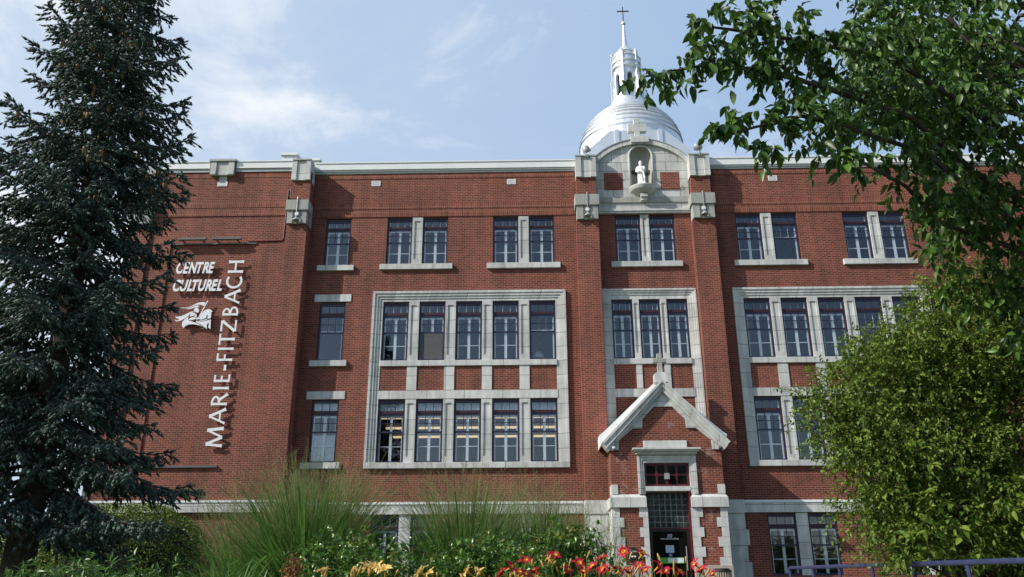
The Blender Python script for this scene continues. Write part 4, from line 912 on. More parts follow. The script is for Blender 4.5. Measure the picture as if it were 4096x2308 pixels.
# ------------------------------------------------------------------ blue spruce
SX, SYY = -8.75, -16.75; g0 = gz(SYY)
spr = thing('spruce_tree', (SX, SYY, g0), 'tall dark blue spruce with hanging cones in front of the left wing', 'tree')
TOP = 16.9
MB().tube([(SX, SYY, g0-.3), (SX, SYY, g0+1), (SX+.02, SYY, 8), (SX-.05, SYY, 13), (SX-.12, SYY, TOP)], [.34, .27, .18, .09, .02], 10).build('trunk', m_bark, spr)
P, D, A, Bq, RA, RB = [], [], [], [], [], []; cones = []
z = g0+1.9
while z < TOP-.15:
    f = (z-g0)/(TOP-g0); base = 2.98*(1-max((z-1)/16.2, 0)**1.75)+.10; nb = 6 if f < .85 else 5
    for k in range(nb):
        az = 2*math.pi*(k/nb)+random.uniform(-.35, .35)+z*2.1; ln_ = base*(1-.27*max(math.cos(az), 0)**.5*math.exp(-((z-7.6)/2.2)**2))*(.9 if z > 5 else .86)*random.choice((.5, .72, .95, 1.08, 1.2)); el0 = R(-16+52*f+random.uniform(-10, 10))
        npt = 7; pts = []; hd_ = np.array([math.cos(az), math.sin(az), 0.]); p_ = np.array([SX, SYY, z+random.uniform(-.12, .12)])
        for i in range(npt+1):
            pts.append(p_.copy()); t = i/npt; el = el0+R(-16*math.sin(math.pi*t)+30*max(t-.55, 0)/.45); p_ = p_+(hd_*math.cos(el)+np.array([0, 0, math.sin(el)]))*ln_/npt
        pts = np.array(pts)
        for i in range(npt): A.append(pts[i]); Bq.append(pts[i+1]); RA.append(.028*(1-i/npt)*ln_/2+.006); RB.append(.028*(1-(i+1)/npt)*ln_/2+.005)
        side = np.array([-math.sin(az), math.cos(az), 0.])
        ns_ = int(ln_/.105)
        for j in range(ns_):
            t = .16+.84*(j+random.random())/ns_; ip = min(int(t*npt), npt-1); b0 = pts[ip]+(pts[ip+1]-pts[ip])*(t*npt-ip); ax = unit(pts[ip+1]-pts[ip])
            for s_ in (-1, 1):
                bl = (.16+.42*(1-t)*min(ln_, 1.6)+.10*random.random())*random.uniform(.6, 1.15); dr = unit(ax*.75+side*s_*random.uniform(.5, 1.0)+np.array([0, 0, -random.uniform(.25, 1.05)])); e0 = b0+dr*bl
                A.append(b0); Bq.append(e0); RA.append(.006); RB.append(.003)
                m_ = max(2, int(bl/.058))
                for q_ in range(m_): P.append(b0+dr*bl*(q_+.6)/m_+np.array([0, 0, -.01])); D.append(unit(dr+np.array([random.uniform(-.7, .7), random.uniform(-.7, .7), random.uniform(-.6, .35)])*1.0))
            P.append(b0); D.append(ax+np.array([random.uniform(-.4, .4), random.uniform(-.4, .4), random.uniform(.0, .5)]))
        for q_ in range(4): P.append(pts[-1]-ax*.03*q_); D.append(unit(ax+np.array([random.uniform(-.9, .9), random.uniform(-.9, .9), random.uniform(-.4, .7)])))
        if z > 9.0 and len(cones) < 96 and math.sin(az) < .3 and random.random() < .97:
            for _ in range(2): cones.append(pts[random.choice((3, 4, 5, 6))]+np.array([random.uniform(-.1, .1), random.uniform(-.1, .1), -.05]))
    z += .30 if f < .8 else .24
P = np.array(P); D = np.array(D)
ST_T = []; ST_F = []
for k in range(4): a = math.pi/2*k; ST_T += [(.19*math.cos(a), .35, .19*math.sin(a))]
ST_T += [(0, 0, 0), (0, 1, 0)]
for k in range(4): ST_F += [(4, (k+1) % 4, k), (5, k, (k+1) % 4)]
for k in range(8):
    a = 2.4*k; t = .12+.8*k/8; bq = len(ST_T); rr = .26
    ST_T += [(.05*math.cos(a+.9), t, .05*math.sin(a+.9)), (.05*math.cos(a-.9), t, .05*math.sin(a-.9)), (rr*math.cos(a), t+.2, rr*math.sin(a))]; ST_F += [(bq, bq+1, bq+2)]
scatter('crown', ST_T, ST_F, P, frames(D, rng.normal(size=P.shape)), .135*(.7+.6*rng.random(len(P))), m_needle, spr)
print('spruce shoots', len(P))
rodmesh('branches', np.array(A), np.array(Bq), np.array(RA), np.array(RB), m_bark, spr)
c0 = None
for q in cones:
    if c0 is None:
        c0 = MB().lathe([(.001, 0), (.026, -.015), (.036, -.05), (.032, -.11), (.016, -.155), (.001, -.165)], tuple(q), 7).build('cone', m_cone, spr, origin=q, smooth=True)
    else:
        c = c0.copy(); COL.objects.link(c); c.parent = spr; c.location = tuple(q-np.array([SX, SYY, g0]))

# ------------------------------------------------------------------ overhanging leafy tree on the right
TX, TY = 7.0, -22.5
lt = thing('leafy_tree', (TX, TY, gz(TY)), 'big green broadleaf tree reaching over from the right edge, branches across the sky', 'tree')
TREE = [(1.09, -24.75, 6.42, 0.13, 0.11), (1.28, -24.75, 6.39, 0.17, 0.13), (1.52, -24.75, 6.52, 0.18, 0.15), (1.81, -24.75, 6.7, 0.23, 0.2), (1.76, -24.75, 7.08, 0.17, 0.16), (2.12, -24.55, 7.13, 0.24, 0.23), (2.28, -24.55, 6.7, 0.27, 0.2), (2.6, -24.45, 7.2, 0.31, 0.27), (2.5, -24.45, 6.67, 0.24, 0.17), (3.06, -24.25, 7.14, 0.32, 0.31), (2.9, -24.25, 6.56, 0.25, 0.17), (1.86, -24.95, 5.65, 0.15, 0.13), (2.02, -24.95, 5.81, 0.19, 0.13), (2.33, -24.75, 5.89, 0.2, 0.15), (2.17, -24.95, 5.56, 0.16, 0.11), (2.54, -24.75, 6.06, 0.17, 0.13), (2.9, -24.55, 6.0, 0.21, 0.17), (3.28, -24.25, 6.09, 0.18, 0.14), (2.72, -24.75, 5.56, 0.1, 0.11), (2.83, -24.75, 5.46, 0.1, 0.1), (3.08, -24.55, 5.56, 0.14, 0.13), (3.53, -23.95, 7.1, 0.37, 0.4), (3.57, -23.95, 6.51, 0.33, 0.29), (4.11, -23.75, 7.6, 0.42, 0.37), (4.21, -23.75, 6.87, 0.46, 0.45), (4.0, -23.75, 6.09, 0.34, 0.3), (4.96, -23.55, 7.63, 0.55, 0.46), (5.2, -23.35, 6.96, 0.44, 0.47), (4.84, -23.35, 6.45, 0.52, 0.43), (5.29, -23.35, 6.1, 0.36, 0.47), (4.31, -23.55, 5.72, 0.39, 0.31), (3.99, -23.75, 5.81, 0.23, 0.22), (4.92, -23.15, 5.72, 0.49, 0.36), (4.85, -22.75, 5.51, 0.34, 0.25), (5.39, -22.95, 5.61, 0.33, 0.37), (4.42, -23.15, 5.48, 0.16, 0.16), (4.59, -22.95, 5.28, 0.17, 0.12)]
TREE += [(TX+random.uniform(-2.2, 2.2), TY+random.uniform(-.6, 2.6), random.uniform(8.2, 11), .7, .6) for _ in range(26)]+[(TX+random.uniform(.2, 2.6), TY+random.uniform(-1.5, 2.2), random.uniform(5.6, 8.5), .6, .55) for _ in range(18)]
TREE += [(5.0, -22.4, 5.9, .4, .33), (5.3, -22.4, 6.4, .5, .45), (5.35, -22.0, 5.25, .35, .28), (5.7, -22.3, 5.3, .5, .45), (4.7, -22.9, 6.9, .5, .5), (5.4, -22.6, 7.4, .5, .5), (5.9, -22.0, 4.85, .35, .3)]
o, nl = foliage([(a, b, c, d*.82, e*.70) for a, b, c, d, e in TREE[:21]], 430, .15, 8, .122, .47, m_leaf, lt, droop=.75, twig_r=.0026, bark=m_bark, depth_f=1.4, name='outer_boughs', jitter=.4)
o, nl = foliage([(a, b, c, d*.84, e*.80) for a, b, c, d, e in TREE[21:]], 265, .20, 9, .108, .46, m_leaf, lt, droop=.75, twig_r=.0028, bark=m_bark, depth_f=1.5, jitter=.4); print('tree leaves', nl)
bm_ = MB()
MB().tube([(TX, TY, gz(TY)-.3), (TX-.05, TY, 3.0), (TX+.05, TY+.1, 5), (TX, TY+.2, 7.5), (TX+.1, TY+.3, 10)], [.30, .24, .20, .14, .05], 12).build('trunk', m_bark, lt)
for pts, r0 in (([(TX, TY, 5.2), (5.0, -23.2, 6.1), (4.1, -23.75, 6.5), (3.0, -24.2, 6.62), (2.3, -24.5, 6.62), (1.7, -24.75, 6.5), (1.12, -24.75, 6.38)], .036), ([(TX, TY, 5.6), (5.0, -23.4, 6.8), (4.0, -23.8, 7.2), (3.0, -24.2, 7.15), (2.1, -24.5, 7.1), (1.75, -24.7, 7.0)], .036), ([(TX, TY, 4.6), (5.1, -23.2, 5.7), (4.2, -23.7, 6.1), (3.2, -24.3, 6.05), (2.6, -24.7, 5.95), (2.1, -24.9, 5.72), (1.85, -24.95, 5.62)], .03), ([(TX, TY, 4.4), (5.3, -23.0, 5.3), (4.5, -23.2, 5.5), (4.0, -23.6, 5.75), (3.1, -24.5, 5.62), (2.75, -24.75, 5.52)], .03), ([(TX, TY, 5.6), (5.6, -23.2, 7.0), (4.9, -23.5, 8.0)], .06)):
    n_ = len(pts); bm_.tube(pts, [r0*(1-i/n_)**1.1+.006 for i in range(n_)], 7)
for c_ in TREE[37:]: bm_.tube([(TX+.05, TY+.2, min(c_[2]-.8, 9)), ((TX+c_[0])/2, (TY+c_[1])/2, c_[2]-.2), c_[:3]], [.05, .03, .01], 5)
bm_.build('branches', m_bark, lt)

# ------------------------------------------------------------------ big shrub on the right
BX, BY = 7.2, -18.4
sh = thing('shrub', (BX, BY, gz(BY)), 'large rounded yellow green shrub hiding the right side of the facade', 'shrub')
BUSH = [(4.27, -19.25, 4.43, 0.3, 0.29), (4.57, -18.95, 4.19, 0.49, 0.42), (4.96, -18.95, 4.8, 0.49, 0.42), (5.52, -18.75, 5.23, 0.56, 0.48), (4.95, -19.15, 4.03, 0.6, 0.53), (6.12, -18.55, 5.74, 0.56, 0.43), (5.95, -18.75, 4.84, 0.74, 0.67), (6.88, -18.35, 6.28, 0.57, 0.37), (7.19, -18.35, 6.56, 0.51, 0.31), (7.53, -18.25, 6.03, 0.77, 0.75), (6.73, -18.55, 5.27, 0.81, 0.74), (7.59, -18.25, 5.02, 0.71, 0.88), (5.29, -19.15, 3.62, 0.66, 0.53), (4.68, -19.35, 3.42, 0.41, 0.35), (6.25, -18.75, 3.79, 0.86, 0.79), (7.05, -18.55, 3.7, 0.75, 0.86), (4.79, -19.25, 2.82, 0.47, 0.35), (5.38, -19.15, 2.77, 0.66, 0.53), (6.19, -18.95, 2.67, 0.79, 0.6), (6.96, -18.75, 2.63, 0.62, 0.67), (4.96, -19.25, 2.44, 0.36, 0.23), (8.09, -18.15, 6.62, 0.45, 0.38)]
BUSH += [(8.6, -18.2, z_, .8, .8) for z_ in (2.6, 3.8, 5.0, 6.0)]+[(x_, -17.4, z_, .8, .75) for x_ in (6.2, 7.4) for z_ in (3.0, 4.2, 5.3)]
o, nl = foliage([(a, b, c, d*.86, e*.86) for a, b, c, d, e in BUSH], 760, .36, 13, .064, .50, m_leaf2, sh, droop=.15, twig_r=.004, bark=m_bark, depth_f=1.15); print('bush leaves', nl)
bm_ = MB()
for c_ in BUSH: bm_.tube([(BX+random.uniform(-.4, .4), BY+random.uniform(-.3, .3), gz(BY)-.1), ((BX+c_[0])/2, (BY+c_[1])/2, gz(BY)+(c_[2]-gz(BY))*.55), c_[:3]], [.05, .03, .008], 5)
bm_.build('stems_or_core', m_bark, sh)
foliage([(4.9, -19.7, 2.35, .35, .25), (5.4, -19.75, 2.75, .35, .25), (5.9, -19.75, 2.3, .4, .3), (6.4, -19.6, 2.9, .4, .3), (6.9, -19.5, 2.4, .4, .3), (7.4, -19.3, 3.0, .4, .35), (5.6, -19.6, 3.5, .3, .25)], 150, .30, 9, .115, .5, m_leaf2, sh, droop=.3, twig_r=.004, bark=m_bark, name='large_leaves', jitter=.4)

# ------------------------------------------------------------------ clipped hedge dome and distant trees
HX, HY = -11.8, -6.0; hg = gz(HY)
hd = thing('clipped_bush', (HX, HY, hg), 'dark green clipped dome of evergreen bush at foot of left wing', 'bush')
def blob(cx_, cy_, cz_, rx, ry, rz, n): 
    q = unit(rng.normal(size=(n, 3))); q = q[q[:, 2] > -.35]; bump = 1+.03*np.sin(q[:, 0:1]*9+1)*np.sin(q[:, 1:2]*8)*np.cos(q[:, 2:3]*7)
    ex = np.sign(q)*np.abs(q)**.85; ex = unit(ex)*(1+.05*(np.abs(q).min(1, keepdims=True)))
    return np.array([cx_, cy_, cz_])+ex*bump*np.array([rx, ry, rz])*(.93+.09*rng.random((len(q), 1))), q
MB().lathe([(2.1, 0), (2.12, .7), (1.95, 1.4), (1.45, 2.0), (.7, 2.3), (0, 2.36)], (HX, HY, hg), 28).build('stems_or_core', m_core, hd)  # solid dark core added under the leaves so the dome is not see-through
Ph, Qh = blob(HX, HY, hg+.75, 2.45, 2.3, 1.95, 28000)
T, F = leaf_template(.55)
scatter('foliage', T, F, Ph, frames(unit(Qh+rng.normal(size=Qh.shape)*.7), Qh+rng.normal(size=Qh.shape)*.5), .075*(.7+.6*rng.random(len(Ph))), m_hedge, hd)
hd2 = thing('clipped_bush', (-14.6, -5.0, gz(-5)), 'broad dark evergreen bush beyond the clipped dome, behind the spruce', 'bush')
MB().lathe([(1.7, 0), (1.75, .7), (1.5, 1.5), (.8, 2.1), (0, 2.25)], (-14.6, -5, gz(-5)), 24).build('stems_or_core', m_core, hd2)  # added dark core again, a closed shell filling this bush
Ph, Qh = blob(-14.6, -5.0, gz(-5)+.7, 1.95, 1.8, 1.75, 14000); scatter('foliage', T, F, Ph, frames(unit(Qh+rng.normal(size=Qh.shape)*.7), Qh+rng.normal(size=Qh.shape)*.5), .08*(.7+.6*rng.random(len(Ph))), m_hedge, hd2)
for i, (x, y, h, r_, lab) in enumerate(((-21.5, -2, 9.5, 2.4, 'green tree past the left end of the building, nearest the wing corner'), (-25.5, 6, 11, 3.0, 'green tree farther off beyond the left end of the building'))):
    o = thing('background_tree', (x, y, 2), lab, 'tree', 'trees beyond the left end'); MB().tube([(x, y, 1.8), (x+.1, y, 5), (x, y, h)], [.25, .2, .05], 8).build('trunk', m_bark, o)
    cl_ = [(x+random.uniform(-r_, r_)*.8, y+random.uniform(-r_, r_)*.8, random.uniform(3.2, h), .9, .8) for _ in range(26)]
    foliage(cl_, 120, .4, 9, .12, .6, m_bg, o, droop=.2, twig_r=.006, bark=m_bark)

# ------------------------------------------------------------------ ornamental grasses
def grass(x, y, n, npl, h, spread, hp, sp, lab):
    g_ = gz(y); o = thing('ornamental_grass', (x, y, g_), lab, 'grass clump', 'tall grass clumps in the flower bed')
    k = 9; t = np.linspace(0, 1, k)[None, :, None]
    az = rng.random(n)*2*math.pi; r0 = .28*np.sqrt(rng.random(n)); lean = spread*(.12+1.0*rng.random(n)**.9); hh = h*(.55+.5*rng.random(n)); dro = .15+.75*rng.random(n)*(lean/spread)
    dv = np.stack([np.cos(az), np.sin(az), 0*az], -1)[:, None]; base = np.array([x, y, g_])+dv*r0[:, None, None]
    Pp = base+dv*(lean[:, None, None]*t**1.9)+np.array([0, 0, 1.])*(hh[:, None, None]*(t*1.12-dro[:, None, None]*.62*t**3.2))
    sd = np.stack([-np.sin(az), np.cos(az), 0*az], -1)[:, None]; tw = rng.normal(size=(n, 1, 1))*.6
    Wd = unit(sd+dv*tw)*(.0105*(.7+.6*rng.random((n, 1, 1)))*(1-t**2.2)*np.minimum(1, .45+2.5*t)+.0004)
    strips('blades', Pp, Wd, m_grass, o)
    n2_ = n//4; az = rng.random(n2_)*2*math.pi; dv = np.stack([np.cos(az), np.sin(az), 0*az], -1)[:, None]; lean = spread*(.45+.75*rng.random(n2_))[:, None, None]; hh = h*(.42+.45*rng.random(n2_))[:, None, None]; dro = (.62+.75*rng.random(n2_))[:, None, None]
    Pp = np.array([x, y, g_])+dv*(.22+lean*t**1.5)+np.array([0, 0, 1.])*hh*(1.35*t-dro*.85*t**2.8); sd = np.stack([-np.sin(az), np.cos(az), 0*az], -1)[:, None]
    strips('arching_blades', Pp, unit(sd+dv*rng.normal(size=(n2_, 1, 1))*.5)*(.0150*(1-t**2.4)*np.minimum(1, .5+2*t)+.0004), m_grass, o)
    n = npl; az = rng.random(n)*2*math.pi; lean = sp*(.05+.95*rng.random(n)); hh = hp*(.72+.33*rng.random(n)); dv = np.stack([np.cos(az), np.sin(az), 0*az], -1)[:, None]
    base = np.array([x, y, g_])+dv*(.25*np.sqrt(rng.random(n)))[:, None, None]
    f = lambda t_: base+dv*(lean[:, None, None]*t_**1.6)+np.array([0, 0, 1.])*(hh[:, None, None]*(t_-.06*t_**4))
    Pp = f(t); sd = np.stack([-np.sin(az), np.cos(az), 0*az], -1)[:, None]
    strips('flower_stems', Pp, sd*(.0018*(1-.6*t)), m_plume, o)
    A_, B_ = [], []
    for j in range(9):
        tt = .66+.34*j/9; a_ = f(np.array([[[tt]]]))[:, 0]; up = unit(f(np.array([[[min(tt+.03, 1.02)]]]))[:, 0]-a_)
        d = unit(up*.9+rng.normal(size=(n, 3))*.42); A_.append(a_); B_.append(a_+d*(.20*(1.1-(tt-.66)/.34*.8))*(.6+.8*rng.random((n, 1))))
    A_ = np.concatenate(A_); B_ = np.concatenate(B_)
    rodmesh('plumes', A_, B_, np.full(len(A_), .0016), np.full(len(A_), .0012), m_plume, o)
grass(-2.55, -21.75, 1700, 420, 1.95, 1.05, 2.25, .95, 'largest tall grass clump with airy plumes, left of the stone window surround')
grass(-3.3, -21.2, 700, 210, 1.5, .8, 2.0, .8, 'grass clump beside the clipped bush, left shoulder of the largest clump')
grass(-.78, -21.5, 1150, 260, 1.85, .80, 2.15, .75, 'middle grass clump with arching blades under the big window group')
grass(.12, -20.6, 800, 190, 1.8, .55, 2.15, .6, 'narrow dark grass clump right of the middle grass clump')
grass(.80, -20.3, 200, 70, 1.35, .42, 1.85, .40, 'thin sparse grass clump nearest the porch')
# ------------------------------------------------------------------ rose bushes
def rose(x, y, top, w_, n, lab):
    g_ = gz(y); o = thing('rose_bush', (x, y, g_), lab, 'rose bush', 'rose bushes behind the lilies')
    cl_ = [(x+random.uniform(-w_, w_)*.75, y+random.uniform(-.3, .3), g_+.25+(top-g_-.3)*random.random()**.7, .16, .14) for _ in range(n)]
    cl_ += [(x+random.uniform(-w_, w_)*.6, y+random.uniform(-.2, .2), top-random.uniform(0, .14), .07, .09) for _ in range(max(3, n//5))]
    foliage(cl_, 420, .13, 7, .040, .66, m_rose, o, droop=.2, twig_r=.003, bark=m_lilyleaf, name='foliage', jitter=.4)
    foliage([(c_[0], c_[1], c_[2]+.05, .08, .07) for c_ in cl_[::3]], 260, .10, 5, .034, .55, m_young, o, droop=.1, twig_r=.002, bark=m_young, name='young_leaves')
    m = MB()
    for c_ in cl_: m.tube([(x+random.uniform(-.15, .15), y+random.uniform(-.1, .1), g_-.05), ((x+c_[0])/2+random.uniform(-.05, .05), (y+c_[1])/2, g_+(c_[2]-g_)*.55), c_[:3]], [.007, .005, .003], 5)
    m.build('stems_or_core', m_lilyleaf, o)
rose(-1.66, -23.9, 2.16, .50, 46, 'rose bush right of the largest grass clump, above the cream lilies')
rose(-1.15, -24.1, 2.02, .34, 26, 'low rose bush below the basement window')
rose(-.74, -23.8, 2.06, .36, 32, 'rose bush under the middle grass clump, left of its centre')
rose(-.33, -23.6, 2.12, .34, 34, 'rose bush under the middle grass clump, right of its centre')
rose(.02, -24.2, 1.96, .30, 24, 'low rose bush between the grass clumps and the leftmost red lilies')
rose(.36, -23.8, 2.20, .32, 34, 'tall rose bush left of the porch behind the red lilies')
o = thing('rose_bush', (.62, -24.0, gz(-24)), 'single leggy rose shoot in front of the stone quoins left of porch', 'rose bush', 'rose bushes behind the lilies')
foliage([(.54, -24.1, 2.14, .04, .06), (.56, -24.1, 2.05, .05, .06), (.58, -24.1, 1.95, .07, .06), (.62, -24.05, 1.85, .12, .1), (.64, -24.0, 1.7, .15, .12)], 520, .10, 5, .038, .6, m_rose, o, droop=.2, twig_r=.003, bark=m_lilyleaf, name='foliage')
MB().tube([(.62, -24, gz(-24)), (.60, -24.05, 1.7), (.54, -24.1, 2.2)], [.007, .005, .002], 6).build('stems_or_core', m_lilyleaf, o)
# ------------------------------------------------------------------ day lilies
def petal_grid(L_, wmax, curl, nw=5, nl=7):
    V = []; F = []
    for i in range(nl):
        t = i/(nl-1); ww = wmax*(math.sin(math.pi*min(t*.93+.07, 1))**.75)*(1 if t < .999 else .12)
        rr = L_*(.16+.84*t)*math.sin(R(16+70*curl*t)); zz_ = L_*(t*math.cos(R(10+85*curl*t))*1.0); 
        for j in range(nw):
            s_ = (j/(nw-1)-.5)*2; ruf = .06*L_*math.sin(t*11+j*2.1)*abs(s_)*t
            V.append((s_*ww*.5, rr, zz_+ruf-.10*L_*(1-abs(s_))*t*0.6+.03*L_))
    for i in range(nl-1):
        for j in range(nw-1): a = i*nw+j; F.append((a, a+1, a+nw+1, a+nw))
    return V, F
def flower(pos, axis, size, mat, parent):
    ax = Vector(axis).normalized(); q = ax.to_track_quat('Z', 'Y').to_matrix(); m = MB(); th = MB(); ph = random.random()*6
    for k in range(6):
        wide = k % 2; V, F = petal_grid(size*.62*random.uniform(.9, 1.1), size*(.36 if wide else .25), random.uniform(.5, .95)); a = ph+k*math.pi/3; rot = Matrix.Rotation(a, 3, 'Z')
        b_ = len(m.v); m.v += [tuple(Vector(pos)+q @ (rot @ Vector(v))) for v in V]; m.f += [tuple(b_+i for i in f) for f in F]
        V2 = [(x_*.62, y_*1.0, z_+.004) for x_, y_, z_ in V[:15]]; b_ = len(th.v); th.v += [tuple(Vector(pos)+q @ (rot @ Vector(v))) for v in V2]; th.f += [tuple(b_+i for i in f) for f in F if max(f) < 15]
    tubeb = Vector(pos)-ax*size*.35
    o = m.build('flower', mat, parent, smooth=True)
    th.tube([tubeb, Vector(pos)+ax*.0, Vector(pos)+ax*size*.05], [size*.04, size*.06, size*.10], 8, False); th.build('throat', m_throat, o, smooth=True)
    st2 = MB()
    for k in range(4): a = ph+k*1.5; st2.tube([Vector(pos), Vector(pos)+q @ Vector((math.cos(a)*size*.10, math.sin(a)*size*.10, size*.42))], size*.012, 4)
    st2.build('stamens', m_throat, o)
    return tubeb
def lily(x, y, flowers, buds, mat, lab, grp, size=.092):
    g_ = gz(y); o = thing('daylily', (x, y, g_), lab, 'day lily', grp); stm = MB()
    for f in flowers:
        ax = Vector((random.uniform(-1, 1), random.uniform(-.8, .15), random.uniform(.35, 1.0)))
        tb = flower(f, ax, size*random.uniform(.88, 1.12), mat, o)
        stm.tube([(x+random.uniform(-.05, .05), y, g_), ((x*.5+f[0]*.5), (y+f[1])/2, g_+(f[2]-g_)*.6), tuple(tb)], [.006, .005, .003], 5)
        for k in range(random.choice((1, 2, 2, 3))): buds = buds+[(f[0]+random.uniform(-.09, .09), f[1]+random.uniform(-.05, .05), f[2]+random.uniform(-.09, .05))]
    for b_ in buds:
        d = Vector((random.uniform(-.6, .6), random.uniform(-.4, .2), random.uniform(.6, 1))).normalized(); pb = Vector(b_); L_ = random.uniform(.05, .085)
        MB().tube([pb-d*L_, pb-d*L_*.6, pb-d*L_*.2, pb], [.003, .0062, .0075, .002], 7).build('bud', m_bud, o, smooth=True)
        stm.tube([(x+(b_[0]-x)*.6, y+(b_[1]-y)*.6, g_+(b_[2]-g_)*.75), tuple(pb-d*L_)], [.004, .003], 4)
    stm.build('scapes', m_lilyleaf, o)
    n = 46; az = rng.random(n)*2*math.pi; t = np.linspace(0, 1, 8)[None, :, None]; dv = np.stack([np.cos(az), np.sin(az), 0*az], -1)[:, None]; ln_ = (.22+.28*rng.random(n))[:, None, None]; hh = (.50+.25*rng.random(n))[:, None, None]
    Pp = np.array([x, y, g_])+dv*(.04+ln_*t**1.6)+np.array([0, 0, 1.])*hh*(1.35*t-.75*t**2.6); sd = np.stack([-np.sin(az), np.cos(az), 0*az], -1)[:, None]
    strips('leaves', Pp, sd*.011*(1-t**2)*np.minimum(1, .5+2*t)+sd*.0005, m_lilyleaf, o)
RED = [(-0.15, -25.95, 1.83), (-0.05, -25.2, 1.9), (0.11, -25.45, 1.92), (0.15, -25.7, 1.91), (0.3, -25.95, 1.85), (0.51, -25.2, 1.91), (0.65, -25.45, 1.95), (0.74, -25.7, 1.92), (0.47, -25.95, 1.81), (0.58, -25.2, 1.85), (0.37, -25.45, 1.81), (0.23, -25.7, 1.82), (0.81, -25.95, 1.83), (0.69, -25.2, 1.83), (0.8, -25.45, 1.82), (0.9, -25.7, 1.8), (1.06, -25.95, 1.84), (1.24, -25.2, 1.84), (0.01, -25.45, 1.81), (0.98, -25.7, 1.8)]
GR = 'red day lilies in the flower bed'
lily(-.12, -25.7, [RED[0], RED[18], (-.20, -25.7, 1.80), (-.06, -25.8, 1.79)], [], m_fred, 'leftmost red day lily, beside the last cream blooms', GR)
lily(-.03, -25.1, [RED[1], (.04, -25.15, 1.83), (-.1, -25.15, 1.82)], [(0.0, -25.3, 1.92)], m_fred, 'orange red day lily standing before the narrow dark grass', GR)
lily(.14, -25.5, [RED[2], RED[3], RED[11]], [(.22, -25.6, 1.88)], m_fred, 'red day lily with two high blooms before the tall rose bush', GR)
lily(.36, -25.7, [RED[4], RED[8], RED[10], (.33, -25.8, 1.80), (.42, -25.6, 1.84)], [(.39, -25.75, 1.95)], m_fred, 'red day lily below the stone quoins left of the porch', GR)
lily(.54, -25.2, [RED[5], RED[9], (.50, -25.3, 1.83), (.62, -25.3, 1.83)], [(.43, -25.5, 1.92)], m_fred, 'red day lily at the left edge of the porch', GR)
lily(.70, -25.5, [RED[6], RED[7], RED[13], (.74, -25.6, 1.84), (.66, -25.6, 1.80)], [(.73, -25.65, 1.955), (.80, -25.7, 1.90)], m_fred, 'tallest red day lily, in front of the black mail box', GR)
lily(.83, -25.8, [RED[12], RED[14], RED[15]], [(.84, -25.75, 1.93), (.95, -25.75, 1.89)], m_fred, 'red day lily in front of the entrance door', GR)
lily(1.02, -25.75, [RED[19], RED[16], (1.12, -25.8, 1.80)], [(1.03, -25.75, 1.91)], m_fred, 'red day lily below the right jamb of the entrance door', GR)
lily(1.22, -25.2, [RED[17], (1.30, -25.3, 1.80)], [], m_fred, 'rightmost red day lily, left of the litter bin', GR)
GY_ = 'cream day lilies in the flower bed'
lily(-1.31, -26.0, [(-1.31, -26.15, 1.80)], [], m_fyel, 'single pale yellow day lily at the left of the bed', GY_)
lily(-1.05, -25.8, [(-1.19, -25.75, 1.82), (-1.09, -25.95, 1.83), (-1.01, -26.15, 1.82), (-1.03, -25.75, 1.84), (-.96, -25.95, 1.81)], [(-1.11, -25.75, 1.87)], m_fyel, 'cream day lily with a row of open blooms below the basement window', GY_)
lily(-.68, -25.9, [(-.69, -26.15, 1.79), (-.68, -25.75, 1.80)], [], m_fyel, 'cream day lily low in the middle of the bed', GY_)
lily(-.37, -25.9, [(-.41, -25.95, 1.80), (-.34, -25.75, 1.81)], [(-.35, -26.15, 1.83), (-.38, -25.8, 1.85)], m_fyel, 'cream day lily with upright buds nearest the red ones', GY_)
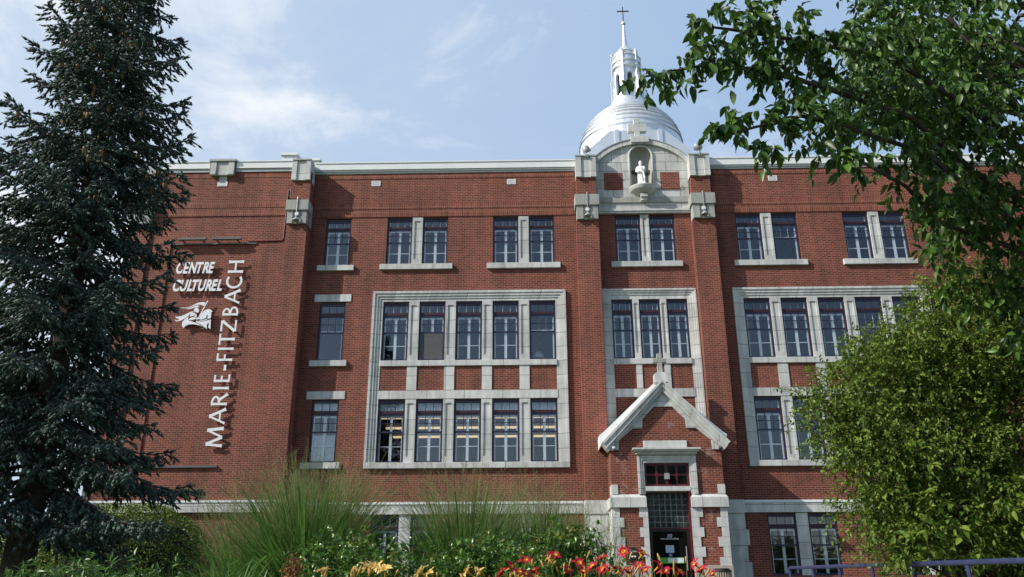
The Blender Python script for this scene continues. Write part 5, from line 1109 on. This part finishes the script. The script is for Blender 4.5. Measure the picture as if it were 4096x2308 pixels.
# dried brown flower head, leafy foreground plants
x, y = -1.69, -25.45; o = thing('dried_flower', (x, y, gz(y)), 'brown dried flower head at the left end of the lilies', 'dead flower')
n = 420; q = rng.normal(size=(n, 3))*np.array([.035, .035, .055])+np.array([x, y, 1.82]); T, F = leaf_template(.8); scatter('petals', T, F, q, frames(rng.normal(size=(n, 3)), rng.normal(size=(n, 3))), .018*(.6+.8*rng.random(n)), m_dry, o)
MB().tube([(x, y, gz(y)), (x, y, 1.85)], .006, 5).build('stem', m_dry, o)
for i, (x, y, h, lab) in enumerate(((-2.25, -25.2, .98, 'strappy green plant at bottom edge between clipped bush and tall grass'), (-2.75, -24.9, .86, 'strappy green plant at bottom edge below the clipped bush'), (-1.95, -25.6, .84, 'strappy green plant just left of the dried flower head'))):
    g_ = gz(y); o = thing('leafy_plant', (x, y, g_), lab, 'plant', 'strappy plants along the front of the bed'); n = 60
    az = rng.random(n)*2*math.pi; t = np.linspace(0, 1, 8)[None, :, None]; dv = np.stack([np.cos(az), np.sin(az), 0*az], -1)[:, None]; ln_ = (.08+.25*rng.random(n))[:, None, None]; hh = (h*(.6+.45*rng.random(n)))[:, None, None]
    Pp = np.array([x, y, g_])+dv*(.03+ln_*t**1.5)+np.array([0, 0, 1.])*hh*(1.2*t-.25*t**3); sd = np.stack([-np.sin(az), np.cos(az), 0*az], -1)[:, None]
    strips('leaves', Pp, sd*.017*(1-t**2)*np.minimum(1, .5+2*t)+sd*.0005, m_lilyleaf, o)
for i, (x, y, top, lab) in enumerate(((-4.9, -22.7, 1.98, 'leafy rhododendron low under the spruce, leftmost'), (-3.9, -22.9, 1.95, 'leafy rhododendron low under the spruce, nearer the tall grass'))):
    o = thing('rhododendron', (x, y, gz(y)), lab, 'shrub', 'rhododendrons under the spruce')
    cl_ = [(x+random.uniform(-.55, .55), y+random.uniform(-.3, .3), gz(y)+.2+(top-gz(y)-.2)*random.random()**.6, .16, .10) for _ in range(40)]
    foliage(cl_, 260, .10, 8, .085, .30, m_lilyleaf, o, droop=.1, twig_r=.004, bark=m_bark, name='foliage')
    m = MB()
    for c_ in cl_: m.tube([(x, y, gz(y)-.05), ((x+c_[0])/2, y, (gz(y)+c_[2])/2), c_[:3]], [.012, .008, .004], 5)
    m.build('stems_or_core', m_bark, o)

# ------------------------------------------------------------------ wooded far side of the street behind the viewer, mirrored in the lower panes
wd_ = [(x_+random.uniform(-2, 2), -68+random.uniform(-2, 2), random.uniform(1, 7.5), 1.9, 1.6) for x_ in range(-40, 60, 2) for _ in range(3)]
o, _ = foliage(wd_, 26, .9, 9, .34, .7, m_bg, None, droop=.2, name='far_wood'); o['kind'] = 'stuff'; tag(o, 'wooded strip across the street facing the building front', 'wood')
